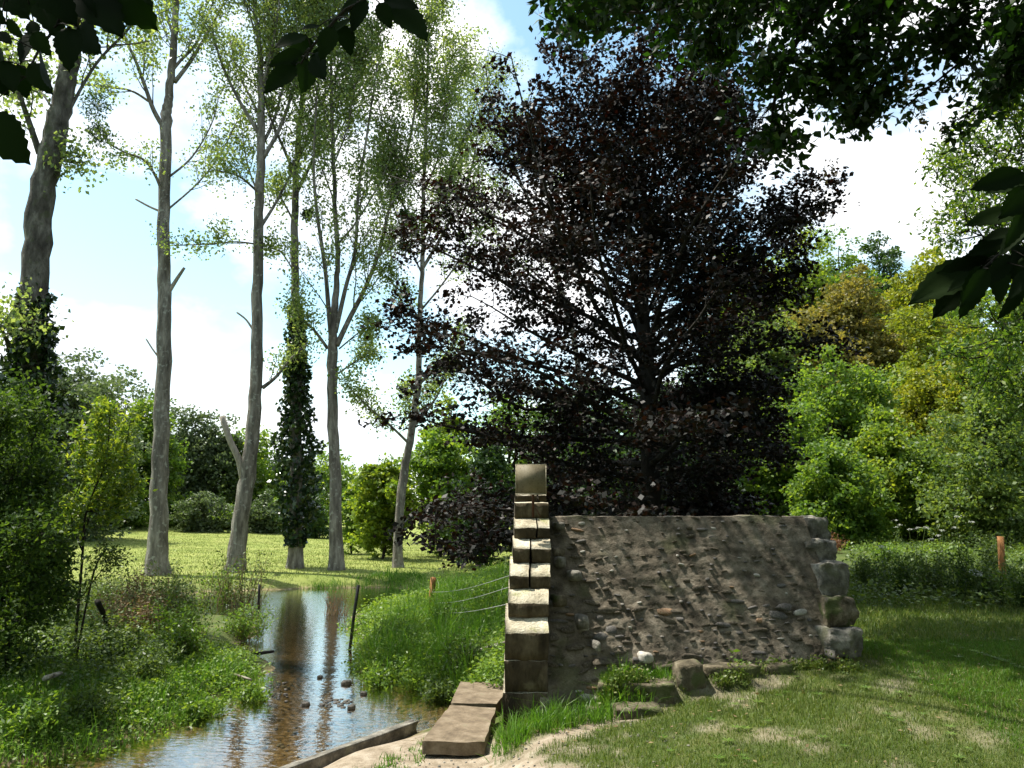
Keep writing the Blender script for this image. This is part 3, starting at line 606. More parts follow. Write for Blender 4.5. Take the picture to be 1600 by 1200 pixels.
# ------------------------------------------------------------------ poplars beside the meadow
def limb_px(pts, Y, dY=0.):
    P = [at(x, y, Y) for x, y in pts]; n_ = len(P)
    for i, q in enumerate(P):
        f = i/(n_-1); s_ = (Y+dY*f)/Y; P[i] = np.array([q[0]*s_, Y+dY*f, EYE+(q[2]-EYE)*s_])
    return P
POP = 'tall poplars along the meadow edge'
def poplar(base, trunk, limbs, Y, label, leaf_n=7, crown_twig=(22, 2.2), mat='poplar_bark', ivy=None, nod_spread=.16, leafsize=.078, extra_limbs=10, name='poplar_tree', top_z=21, stub=(), mistletoe=(), ex_start=.55):
    bx = at(base[0], base[1], Y); zb = hz(bx[0], Y); bpos = np.array([bx[0], Y, zb])
    e = empty(name, bpos, label, 'tree', POP)
    P = [at(x, y, Y) for x, y, w in trunk]; W_ = [pxr(w*.93, Y) for x, y, w in trunk]
    P[0][2] = min(P[0][2], zb)-.15; P = [P[0]]+P[1:]
    d = unit(P[-1]-P[-2]); dT = max(top_z-P[-1][2], .5); P.append(P[-1]+unit(d+np.array([0, 0, 1.2]))*dT); W_.append(.02)
    SP = spline(P, 7*len(P)); ss = np.linspace(0, 1, len(SP)); rw = np.interp(ss, np.linspace(0, 1, len(W_)), W_)
    zr = SP[:, 2]-zb; rw = rw*(1+.32*np.exp(-np.maximum(zr, 0)/.25))
    for k in range(1, len(SP)-1): SP[k, :2] += RNG.normal(size=2)*.012
    a = Acc(); a.tube(SP, rw, 14, True, .035); a.build('trunk', mat, bpos, e, True)
    nodes = []; tw = Acc()
    for (pts, w, dY) in limbs:
        LP = spline(limb_px(pts, Y, dY), 4*len(pts)+2); r_ = pxr(w, Y); la = Acc(); la.tube(LP, np.linspace(r_, max(r_*.35, .012), len(LP)), 8, True, .03)
        la.build('limb', mat, bpos, e, True)
        Ln = np.linalg.norm(LP[-1]-LP[0])
        twigs(tw, LP, r_, int(5+Ln*2.0), .5+Ln*.25, nodes, .65, .12, 3, .2)
    for (pts, w, dY) in stub:
        LP = spline(limb_px(pts, Y, dY), 8); r_ = pxr(w, Y); la = Acc(); la.tube(LP, np.linspace(r_, r_*.72, len(LP)), 9, True, .08); la.build('broken_limb', 'dead_wood', bpos, e, True)
    n_ = len(SP)
    for k in range(extra_limbs):
        f = ex_start+(1-ex_start)*(k+RNG.random()*.8)/extra_limbs; i = min(int(f*(n_-1)), n_-3); th = k*2.4+RNG.random(); up_ = RNG.uniform(1.1, 2.0)
        dd = np.array([math.cos(th), math.sin(th), up_]); ll = (top_z-SP[i, 2])*.35+1.4; q = walk(SP[i], dd, ll, 7, .08, .10)
        r_ = min(rw[i]*.45, .07); la = Acc(); la.tube(q, np.linspace(r_, .012, len(q)), 6, True); la.build('limb', mat, bpos, e, True)
        twigs(tw, q, r_, crown_twig[0]//2, crown_twig[1]*.6, nodes, .65, .15, 3, .15)
    twigs(tw, SP[int(n_*max(ex_start, .6)):], .05, crown_twig[0], crown_twig[1], nodes, .8, .15, 4, .05)
    tag(tw.build('twigs', 'twig_bark', bpos, e), kind='stuff')
    C = leafpts(nodes, max(2, int(leaf_n*.8)), nod_spread); C = C[RNG.random(len(C)) < (.85 if bx[0] < -6 else .93)]; cr_ = Acc(); cr_.leaves(C, leafsize, 0, .8, .3); cr_.build('crown', 'poplar_leaf', bpos, e)
    if ivy:
        y0, y1, ws, cnt_ = ivy; n_i = cnt_
        fy = RNG.random(n_i); py = y0+(y1-y0)*fy; hw = np.interp(fy, np.linspace(0, 1, len(ws)), ws)
        ty = np.array([t_[1] for t_ in trunk][::-1]); tx = np.array([t_[0] for t_ in trunk][::-1])
        cx = np.interp(py, ty, tx); th = RNG.uniform(0, 2*math.pi, n_i); lump = 1+.22*np.sin(py*.11+th*2)+.16*np.sin(py*.27+th*3+1)
        rr = hw*lump*np.sqrt(RNG.uniform(.3, 1, n_i)); C = np.array([at(cx[i]+rr[i]*math.cos(th[i]), py[i], Y) for i in range(n_i)]); C[:, 1] += rr*np.sin(th)*Y/1290
        ia = Acc(); ia.leaves(C, .13 if Y > 15 else .085, 0, .85, .4); ia.build('ivy', 'ivy_leaf', bpos, e)
    for (x, y, r_, dY) in mistletoe:
        c = at(x, y, Y+dY); R_ = r_*Y/1290; g = RNG.normal(size=(420, 3)); g /= np.linalg.norm(g, axis=1)[:, None]; C = c+g*R_*(RNG.uniform(.2, 1, 420)**.5)[:, None]
        ma = Acc(); ma.leaves(C, .10, 0, .35, .0)
        for k in range(24): ma.tube([c, c+g[k]*R_*.9], [.008, .004], 3, False)
        tag(ma.build('mistletoe_ball', 'forest_dark', bpos, e), kind='stuff')
    return e

poplar((40, 980), [(30, 980, 66), (40, 800, 60), (46, 600, 50), (56, 400, 45), (74, 270, 42), (95, 170, 36), (110, 90, 32), (125, 0, 27)],
       [([(62, 240), (45, 190), (25, 130), (5, 60)], 12, -.5), ([(88, 250), (105, 250)], 4, 0), ([(80, 166), (62, 142), (40, 128), (0, 120)], 4, 1), ([(105, 178), (150, 100), (205, 40), (240, -20)], 6, .5), ([(18, 560), (8, 525), (-5, 505)], 8, -1)],
       12.0, 'thickest tall trunk, ivy at its foot, rising behind the dark bush', 7, (14, 1.6), 'old_bark', ivy=(900, 410, [46, 46, 46, 42, 30, 8], 9000), extra_limbs=5, top_z=15, ex_start=.75, leafsize=.07)
poplar((246, 902), [(246, 905, 38), (248, 800, 30), (253, 650, 26), (257, 500, 24), (256, 350, 21), (259, 200, 20), (264, 150, 15), (270, 80, 13), (276, 0, 11)],
       [([(259, 205), (240, 172), (225, 130), (212, 95), (192, 50), (185, 0)], 9, -1), ([(232, 158), (205, 142), (165, 135), (110, 130)], 4.5, -1), ([(273, 128), (300, 92), (325, 50), (350, 5)], 8, 1), ([(254, 302), (243, 275), (225, 250), (195, 238), (165, 222)], 6, -1),
        ([(266, 275), (300, 245), (330, 195), (342, 150)], 4, .6), ([(264, 326), (310, 285), (345, 240), (370, 190)], 3.6, 1), ([(224, 118), (226, 80), (229, 45)], 3, 0)], 21.0,
       'tall straight grey poplar left of all the meadow trees, forking high up', 5, (16, 1.9), extra_limbs=4, top_z=19, stub=[([(250, 330), (232, 322), (212, 311)], 4, 0), ([(263, 458), (275, 438), (288, 418)], 7, 0), ([(249, 560), (238, 545), (228, 529)], 3, 0)], ex_start=.72,
       mistletoe=[(148, 165, 26, -1), (155, 210, 20, -1)])
poplar((366, 894), [(366, 897, 31), (374, 830, 28), (388, 730, 26), (399, 620, 22), (402, 480, 19), (404, 350, 17), (408, 230, 15), (408, 130, 12), (404, 60, 9), (398, 0, 7)],
       [([(403, 382), (370, 378), (330, 381), (268, 384)], 3.5, -1), ([(409, 352), (432, 315), (458, 262), (475, 200)], 6, 1), ([(411, 247), (435, 205), (455, 150), (475, 70), (500, 0)], 8, .8), ([(403, 300), (372, 275), (330, 265)], 4.5, -1.5), ([(405, 210), (370, 150), (345, 95), (330, 40)], 7, -1),
        ([(408, 150), (425, 90), (430, 30)], 6, .4), ([(402, 300), (385, 250), (375, 180)], 3.5, 1), ([(410, 606), (432, 588), (455, 560), (478, 540)], 7, .5)], 21.5,
       'leaning poplar with a thick broken dead limb jutting from its lower trunk', 7, (24, 2.2), extra_limbs=9, top_z=20, stub=[([(380, 752), (374, 720), (360, 690), (347, 650)], 12, -.3), ([(398, 520), (385, 500), (370, 488)], 4, 0)], ex_start=.6)
poplar((460, 898), [(460, 899, 28), (462, 850, 23), (463, 700, 20), (464, 560, 17), (461, 440, 14), (461, 340, 13), (463, 260, 11), (470, 180, 9), (478, 90, 7), (485, 0, 5)],
       [([(462, 275), (440, 225), (418, 170), (405, 110)], 6, -1), ([(464, 300), (500, 230), (545, 165), (600, 100)], 7, 1), ([(461, 350), (440, 310), (425, 285)], 4, .5), ([(466, 250), (500, 170), (540, 80), (560, 10)], 6, -.6), ([(462, 430), (440, 395), (415, 385)], 3, -1)], 22.5,
       'slender poplar wrapped thickly in dark ivy from its foot to half its height', 8, (26, 2.3), ivy=(852, 480, [16, 30, 32, 30, 24, 18, 13, 9], 5200), extra_limbs=11, top_z=20, ex_start=.68, mistletoe=[(458, 262, 9, 0), (481, 335, 10, 0), (420, 160, 8, 0)])
poplar((525, 892), [(525, 893, 25), (524, 780, 20), (520, 650, 18), (519, 560, 18), (521, 500, 14), (528, 420, 9), (524, 330, 8), (520, 230, 7), (518, 120, 5), (522, 0, 4)],
       [([(520, 560), (514, 490), (508, 420), (495, 330), (490, 250), (495, 150)], 9, -1), ([(526, 540), (545, 500), (568, 455), (590, 400), (610, 320), (640, 220), (655, 120)], 10, 1), ([(590, 402), (620, 380), (655, 360)], 4, 1), ([(524, 520), (540, 450), (555, 390), (560, 300), (575, 200), (590, 100)], 8, -.5),
        ([(512, 545), (490, 515), (468, 495), (455, 460)], 6, -.5), ([(526, 585), (555, 565), (580, 550)], 3.5, .5), ([(530, 545), (560, 520), (578, 510)], 3, -1), ([(610, 320), (640, 280), (690, 240)], 4, 1)], 22.0,
       'poplar with many limbs fanning from a low fork, between ivied and bent poplars', 9, (28, 2.3), extra_limbs=10, top_z=19.5, ex_start=.55, mistletoe=[(632, 385, 9, 0), (630, 335, 7, 0)])
poplar((621, 893), [(621, 895, 19), (622, 850, 15), (628, 760, 15), (642, 680, 13), (653, 600, 11), (656, 500, 9), (660, 400, 8), (662, 300, 7), (666, 200, 5), (668, 120, 4)],
       [([(638, 692), (610, 665), (575, 635), (545, 605)], 5, -1), ([(650, 662), (668, 640), (685, 615), (700, 580)], 6, 1), ([(645, 680), (640, 640), (635, 600)], 2.5, .5), ([(655, 600), (690, 565), (720, 520)], 6, .5), ([(656, 500), (630, 460), (600, 430)], 4, -1), ([(660, 420), (700, 350), (735, 270), (750, 180)], 6, .5),
        ([(660, 380), (630, 320), (610, 260)], 4, -.5), ([(662, 300), (690, 230), (700, 150)], 4, .3)], 23.0,
       'thin poplar bent to the right beside the big hazel thicket', 9, (26, 2.2), extra_limbs=11, top_z=17.5, ex_start=.5)
poplar((930, 880), [(930, 885, 16), (920, 700, 12), (890, 500, 9), (840, 350, 7), (790, 230, 5), (765, 150, 3)],
       [([(880, 470), (800, 400), (740, 300)], 5, -.5), ([(830, 340), (760, 270), (715, 170)], 4, 0), ([(810, 280), (760, 200), (735, 120)], 4, 0)], 27.0,
       'farthest poplar, its pale crown showing just left of the copper beech', 4, (10, 2.3), extra_limbs=8, top_z=14.5, ex_start=.5)

# ------------------------------------------------------------------ copper beech behind the wall
def beech():
    Y = 14.0; b0 = at(1017, 800, Y); zb = hz(b0[0], Y); bpos = np.array([b0[0], Y, zb])
    e = empty('copper_beech', bpos, 'dark purple-leaved copper beech spreading wide just behind the flint wall', 'tree')
    tr_ = [(1018, 900, 36), (1016, 700, 30), (1010, 560, 26), (1004, 470, 20), (1010, 380, 13), (1006, 290, 9), (1000, 200, 6), (1000, 120, 3)]
    P = [at(x, y, Y) for x, y, w in tr_]; P[0][2] = zb-.1; SP = spline(P, 60); rw = np.interp(np.linspace(0, 1, len(SP)), np.linspace(0, 1, len(tr_)), [pxr(w, Y) for *_, w in tr_])
    a = Acc(); a.tube(SP, rw, 12, True, .04); a.build('trunk', 'dark_bark', bpos, e, True)
    tw = Acc(); nodes = []
    def env(z): return np.interp(z, [1.2, 2.5, 4, 6, 7.5, 9, 10, 10.8], [3.2, 3.9, 4.4, 4.3, 3.6, 2.5, 1.5, .4])
    zz = np.linspace(1.8, 8.9, 74)
    for k, z in enumerate(zz):
        i = int(np.argmin(abs(SP[:, 2]-max(z-.25*env(z)*.9, 1.3)))); th = k*2.39996+RNG.normal()*.2
        rise = np.interp(z, [1.5, 4, 7, 10.5], [-.02, .30, .75, 1.6]); Rr = env(z)*RNG.uniform(.7, 1.3); 
        if math.cos(th) < -.3 and 1.5 < z < 5.5: Rr *= 1.0
        if z > 6.3: Rr *= .72-.12*math.sin(th)*-1
        if math.cos(th) > 0 and z < 7: Rr *= 1-(.55 if z < 5.2 else .15)*math.cos(th)
        d = np.array([math.cos(th), math.sin(th)*.9, rise]); q = walk(SP[i], d, Rr*math.hypot(1, rise)*.95, 8, .07, -.01 if z < 5 else .03)
        r_ = max(.016, rw[i]*.38); la = Acc(); la.tube(q, np.linspace(r_, .008, len(q)), 5, True)
        la.build('limb', 'dark_bark', bpos, e, True)
        twigs(tw, q, r_, 17, 1.25, nodes, .95, -.015, 5, .2, .8, .5, rt=.008)
    for k, (pts, w, dY) in enumerate([([(1008, 560), (1070, 470), (1130, 390), (1200, 330), (1290, 330)], 9, -.6), ([(1006, 540), (960, 430), (905, 320), (880, 210)], 8, .6), ([(1008, 500), (1050, 390), (1085, 270), (1100, 170)], 8, .5),
                                      ([(1010, 600), (930, 620), (820, 640), (720, 570), (620, 490)], 7, -1.5), ([(1012, 650), (900, 740), (780, 830), (680, 850)], 4, -3), ([(1010, 560), (880, 500), (760, 420), (690, 330)], 8, -.8), ([(1010, 560), (1080, 500), (1150, 440), (1240, 420)], 6, -1), ([(1005, 450), (930, 330), (860, 240), (815, 200)], 6, 0), ([(1010, 660), (1080, 640), (1130, 650), (1170, 640)], 6, -1.2)]):
        q = spline(limb_px(pts, Y, dY), 14); r_ = pxr(w, Y); la = Acc(); la.tube(q, np.linspace(r_, .01, len(q)), 6, True); la.build('limb', 'dark_bark', bpos, e, True)
        twigs(tw, q, r_, 30, 1.2, nodes, .95, -.01, 5, .15, .7, .5, rt=.008)
    tag(tw.build('twigs', 'dark_bark', bpos, e), kind='stuff')
    C = leafpts(nodes, 3, .10, .6); C = C[RNG.random(len(C)) < .74]; C = C[C[:, 2] < 10.3-.13*np.hypot(C[:, 0]-2.4, C[:, 1]-14)**2]; c2 = Acc(); c2.leaves(C, .085, .45, .72, .12); c2.build('crown', 'beech_leaf', bpos, e)
    print('beech leaves', len(C))
beech()

# ------------------------------------------------------------------ round leafy trees and shrubs
def leafy(name, px, ytop, hw, Y, mat, label, cat='tree', group=None, leaf=.2, n=9000, ybase=None, lobes=26, depth_r=None, bark='dark_bark', fl=.25, low=.12, dens=1., seed=None):
    x = at(px, 700, Y)[0]; zb = hz(x, Y); ztop = at(px, ytop, Y)[2]; H = ztop-zb; rx = hw*Y/1290; ry = depth_r or rx*.9
    bpos = np.array([x, Y, zb]); e = empty(name, bpos, label, cat, group)
    zc = zb+H*(.5+low*.5); rz = H*(.5-low*.5)
    a = Acc(); tp = np.array([x+RNG.normal()*.2, Y, zb+H*.8]); SP = spline([bpos-np.array([0, 0, .2]), bpos+np.array([RNG.normal()*.15, 0, H*.4]), tp], 12); r0 = max(.03, H*.016); a.tube(SP, np.linspace(r0, r0*.2, len(SP)), 7, True, .04); a.build('trunk', bark, bpos, e, True)
    cr_ = Acc(); br = Acc()
    for k in range(lobes):
        g = RNG.normal(size=3); g /= np.linalg.norm(g); rad = RNG.uniform(.35, .88)
        taper = 1-.35*max(0, g[2]*rad)
        c = np.array([x+g[0]*rx*rad*taper, Y+g[1]*ry*rad*taper, zc+g[2]*rz*rad]); lr = RNG.uniform(.26, .48)*np.array([rx, ry, min(rz, rx*1.3)])*.95
        m_ = int(n/lobes*dens*RNG.uniform(.7, 1.3)); ns_ = 13; v = RNG.normal(size=(ns_, 3)); v /= np.linalg.norm(v, axis=1)[:, None]
        v[:, 2] = np.where(v[:, 2] < -.5, -v[:, 2], v[:, 2]); sc_ = c+v*lr*RNG.uniform(.6, 1.15, (ns_, 1)); tn = RNG.random(ns_)
        w_i = RNG.integers(ns_, size=m_); g2 = RNG.normal(size=(m_, 3)); g2 /= np.linalg.norm(g2, axis=1)[:, None]; sr = lr.mean()*RNG.uniform(.28, .55, ns_)
        C = sc_[w_i]+g2*sr[w_i][:, None]*np.array([1.25, 1.25, .62])*(RNG.uniform(.15, 1, (m_, 1))**.5)
        tone = np.clip(RNG.random(m_)*.5+tn[w_i]*.35+RNG.random()*.25, 0, 1)
        cr_.leaves(C, leaf, fl, .72, .15, tone)
        q = spline([SP[min(len(SP)-1, int(len(SP)*RNG.uniform(.25, .8)))], c*.6+SP[len(SP)//2]*.4, c], 6); br.tube(q, np.linspace(r0*.35, r0*.08, len(q)), 4, False)
    br.build('branches', bark, bpos, e); cr_.build('crown', mat, bpos, e)
    return e
FL = 'trees beyond the meadow'
left = [(115, 535, 80, 34, 'hazy_willow_leaf', 'grey-green airy willow behind the thick ivied trunk, first beyond the meadow', .17, 8500), (40, 520, 70, 36, 'forest_dark', 'dark tree at the very left behind the thick trunk', .2, 8000), (175, 575, 60, 46, 'hazy_willow_leaf', 'silvery willow just left of the straight poplar, behind the yellow sapling', .2, 8000),
        (222, 630, 56, 45, 'forest_green', 'green tree partly hidden by the straight poplar trunk', .2, 7000), (150, 700, 60, 42, 'forest_dark', 'dark low tree behind the yellow-green sapling', .2, 8000), (288, 640, 48, 50, 'hazy_willow_leaf', 'grey-green rounded willow right of the straight poplar trunk', .2, 7000), (338, 640, 46, 50, 'hazy_willow_leaf', 'grey tree behind the broken dead limb', .2, 7000),
        (392, 670, 52, 52, 'forest_green', 'green treetop just right of the leaning poplar', .2, 6500), (440, 688, 55, 56, 'forest_dark', 'dark tree behind the ivied poplar', .22, 6500), (505, 715, 56, 66, 'forest_green', 'far low tree seen between the ivied poplar and the fan-limbed one', .24, 5000)]
for px, yt, hw, Y, mt, lab, ls, n_ in left: leafy('meadow_tree', px, yt-8, hw*1.3, Y, mt, lab, 'tree', FL, ls, int(n_*2.1), low=-.3, lobes=52)
bu = [(322, 765, 34, 43, 'hazy_willow_leaf', 'pale rounded bush at the meadow edge left of the leaning poplar'), (410, 772, 36, 44, 'hazy_willow_leaf', 'pale bush at the meadow edge between leaning and ivied poplars'), (275, 770, 24, 45, 'forest_green', 'green bush just right of the straight poplar foot'),
      (205, 770, 40, 43, 'forest_green', 'dark green bush left of the straight poplar foot'), (360, 790, 26, 46, 'forest_green', 'low green bush behind the leaning poplar trunk'), (488, 770, 30, 42, 'forest_dark', 'dark bush right of the ivied poplar'), (150, 760, 45, 41, 'forest_dark', 'dark low bush at the far left of the meadow edge'), (445, 778, 34, 46, 'forest_green', 'green bush hidden partly by the ivied trunk')]
for px, yt, hw, Y, mt, lab in bu: leafy('meadow_bush', px, yt, hw*1.25, Y, mt, lab, 'bush', 'bushes along the meadow edge', .15, 6500, lobes=26, low=-.4)
hz_ = [(600, 700, 56, 27, 'forest_lime', 'big yellow-green hazel thicket behind the fan-limbed and bent poplars', .13, 13000), (690, 655, 70, 29, 'forest_green', 'tall green thicket right of the bent poplar', .15, 14000), (700, 600, 60, 36, 'forest_lime', 'lime-coloured treetop between the bent poplar and the copper beech', .17, 9000),
       (555, 745, 34, 30, 'forest_green', 'low green shrub at the foot of the fan-limbed poplar', .12, 5000), (760, 700, 70, 24, 'forest_dark', 'dark shrub under the left side of the copper beech', .13, 10000), (800, 570, 75, 38, 'forest_green', 'green tree seen through the left side of the copper beech', .18, 8000)]
for px, yt, hw, Y, mt, lab, ls, n_ in hz_: leafy('thicket_tree', px, yt, hw, Y, mt, lab, 'tree', None, ls, n_, low=-.1, lobes=30)
FR = 'trees of the wooded slope on the right'
forest = [(905, 600, 80, 33, 'forest_dark', 'dark tree behind the trunk of the copper beech, to its left', .18, 8000), (1060, 560, 85, 31, 'forest_dark', 'dark green tree behind the trunk of the copper beech, to its right', .17, 10000), (1000, 640, 100, 25, 'forest_dark', 'low dark tree directly behind the flint wall', .15, 9000),
          (1175, 395, 62, 46, 'forest_lime', 'lime-green tree at the top of the slope nearest the copper beech', .2, 11000), (1255, 372, 60, 52, 'forest_lime', 'yellow-green treetop second from the beech on the skyline', .2, 10000), (1328, 380, 55, 55, 'forest_green', 'bluish green rounded skyline tree, in the middle of the slope', .2, 10000),
          (1395, 388, 45, 58, 'forest_dark', 'dark green skyline tree right of the ochre crown', .2, 9000), (1345, 440, 62, 44, 'forest_ochre', 'ochre-brown tree crown standing out in the middle of the slope', .17, 12000), (1265, 500, 70, 40, 'forest_ochre', 'brownish crown just below and left of the ochre tree', .17, 9000),
          (1200, 470, 62, 38, 'forest_sage', 'grey-green drooping tree close right of the copper beech', .17, 10000), (1150, 560, 60, 34, 'forest_sage', 'grey-green tree showing under the beech boughs', .15, 9000), (1465, 395, 60, 46, 'forest_yellow', 'bright yellow-green skyline tree behind the dark hanging leaves', .18, 11000),
          (1460, 500, 62, 34, 'forest_yellow', 'golden yellow tree on the slope under the dark hanging leaves', .15, 13000), (1310, 560, 78, 32, 'forest_green', 'mid-green tree halfway up the slope below the ochre crown', .15, 13000), (1225, 640, 66, 29, 'forest_green', 'green tree low on the slope right of the beech trunk', .14, 11000),
          (1385, 660, 62, 26, 'forest_lime', 'light green maple low on the slope above the dark hollow', .13, 12000), (1300, 700, 58, 24, 'forest_green', 'bright green low tree just beyond the right end of the wall', .12, 10000), (1440, 700, 50, 25, 'forest_green', 'green tree low on the slope between the maple and the grey-green one', .12, 8500),
          (1545, 590, 80, 23, 'forest_sage', 'large grey-green tree low at the picture edge above the wooden post', .11, 16000), (1520, 520, 56, 30, 'forest_yellow', 'small yellow tree above the large grey-green one', .14, 9000), (1500, 470, 60, 40, 'forest_green', 'green tree filling the gap above the golden one', .17, 9000), (1410, 560, 60, 36, 'forest_lime', 'lime-green tree between the golden crown and the halfway green one', .15, 9000), (1570, 660, 70, 27, 'forest_lime', 'light green tree behind the grey-green one at the edge', .13, 9000), (1120, 640, 50, 27, 'forest_green', 'green tree showing just right of the beech trunk', .14, 8000),
          (1590, 400, 70, 30, 'forest_green', 'tall green tree at the right picture edge', .15, 12000)]
for px, yt, hw, Y, mt, lab, ls, n_ in forest: leafy('slope_tree', px, yt-30 if yt < 530 else yt-10, hw*1.3, Y, mt, lab, 'tree', FR, ls*(1.15 if Y > 38 else 1), int(n_*(2.6 if Y > 38 else 1.9)), lobes=(80 if Y > 38 else 60), low=-.1 if Y > 38 else -.25)
# the ash reaching in from the right
def airy(name, trunkpx, limbs, Y, mat, label, leaf, per, spread, bark='dark_bark', cat='tree', nb=14, L=1.0, ratio=.5, droop=.3, tz=None, flat=0., group=None, sub=4, rt=.012, up=.1):
    b0 = at(trunkpx[0][0], trunkpx[0][1], Y); zb = hz(b0[0], Y); bpos = np.array([b0[0], Y, zb]); e = empty(name, bpos, label, cat, group)
    P = [at(x, y, Y) for x, y, w in trunkpx]; P[0][2] = zb-.1; SP = spline(P, 24); rw = np.interp(np.linspace(0, 1, len(SP)), np.linspace(0, 1, len(P)), [pxr(w, Y) for *_, w in trunkpx])
    a = Acc(); a.tube(SP, rw, 8, True, .04); a.build('trunk', bark, bpos, e, True); tw = Acc(); nodes = []
    for pts, w, dY in limbs:
        q = spline(limb_px(pts, Y, dY), 10); r_ = pxr(w, Y); la = Acc(); la.tube(q, np.linspace(r_, r_*.3, len(q)), 5, True); la.build('limb', bark, bpos, e, True); twigs(tw, q, r_, nb, L, nodes, .8, up, sub, .1, flat, rt=rt)
    twigs(tw, SP, rw[0], nb, L, nodes, .9, up, sub, .35, flat, rt=rt)
    tag(tw.build('twigs', bark, bpos, e), kind='stuff'); c2 = Acc(); c2.leaves(leafpts(nodes, per, spread), leaf, flat*.5, ratio, droop); c2.build('crown', mat, bpos, e)
    return e
airy('ash_tree', [(1690, 900, 30), (1680, 600, 24), (1670, 350, 16), (1660, 200, 8)], [([(1680, 500), (1620, 420), (1560, 380), (1510, 360)], 6, -.5), ([(1675, 400), (1610, 320), (1540, 290), (1500, 300)], 5, 0), ([(1670, 300), (1610, 230), (1550, 240), (1510, 245)], 5, .4), ([(1680, 560), (1620, 500), (1570, 520), (1540, 560)], 5, -.8), ([(1680, 620), (1610, 620), (1540, 600)], 5, .8), ([(1670, 300), (1620, 180), (1590, 160)], 4, 0)],
     11, 'forest_green', 'bright green ash boughs reaching in at the upper right, its trunk beyond the picture', .085, 4, .10, L=1.1, nb=18, ratio=.4, droop=.35)

leafy('dark_bush', 5, 810, 75, 8.9, 'bush_leaf', 'low dark spreading foliage at the base of the left bush', 'bush', None, .055, 9000, lobes=30, low=-.35, fl=.4)
# left bush and saplings
airy('dark_bush', [(20, 985, 12), (15, 850, 8), (20, 720, 5), (25, 640, 3)], [([(15, 960), (35, 880), (55, 810), (60, 760)], 5, -.5), ([(10, 900), (50, 820), (60, 740), (65, 690)], 5, .3), ([(20, 960), (45, 915), (70, 890), (80, 870)], 4, -.3), ([(15, 900), (-30, 780), (-40, 700)], 5, .4), ([(15, 850), (40, 760), (50, 680), (30, 620)], 4, -.6), ([(20, 970), (-40, 900), (-60, 840)], 4, -.5),
     ([(20, 980), (50, 950), (80, 935)], 4, -.7), ([(20, 970), (60, 900), (70, 850), (60, 800)], 4, -.9), ([(20, 980), (30, 920), (55, 880), (60, 830)], 4, .6)],
     8.6, 'bush_leaf', 'large dense dark-leaved bush filling the left side in front of the ivied trunk', .055, 4, .09, cat='bush', nb=15, L=.46, ratio=.5, droop=.1, rt=.006, flat=.35)
airy('dark_bush', [(-60, 1000, 12), (-70, 850, 8), (-60, 700, 4)], [([(-60, 960), (-10, 880), (40, 850)], 5, -.4), ([(-60, 900), (0, 800), (30, 740)], 5, .4), ([(-65, 850), (-30, 720), (0, 650)], 4, 0)],
     7.6, 'bush_leaf', 'dark bush cut by the left picture edge, nearest the viewer', .05, 4, .09, cat='bush', nb=24, L=.5, ratio=.5, droop=.1, rt=.006, flat=.35)
airy('yellow_sapling', [(120, 975, 5), (128, 880, 4), (135, 800, 3), (165, 720, 2), (172, 640, 1.5)], [([(128, 850), (150, 780), (190, 720), (205, 650)], 2.5, .3), ([(128, 860), (110, 800), (130, 740), (120, 690)], 2.5, -.3), ([(150, 760), (160, 700), (150, 640)], 2, 0), ([(135, 800), (180, 790), (205, 760)], 2, .2), ([(140, 800), (170, 750), (185, 690)], 2, .3)],
     9.4, 'forest_lime', 'slender sapling with bright yellow-green leaves beside the dark bush', .075, 4, .06, cat='sapling', nb=7, L=.36, ratio=.36, droop=.1, rt=.004, flat=.5, sub=3)
airy('young_shrub', [(120, 965, 4), (145, 900, 3), (165, 860, 2)], [([(130, 930), (160, 890), (185, 870)], 2, 0), ([(125, 945), (100, 900), (95, 870)], 2, .2)],
     9.0, 'dark_herb_leaf', 'thin dark young shrub at the foot of the yellow-green sapling', .04, 3, .05, cat='shrub', nb=6, L=.3, ratio=.5, rt=.004, flat=.4, sub=3)

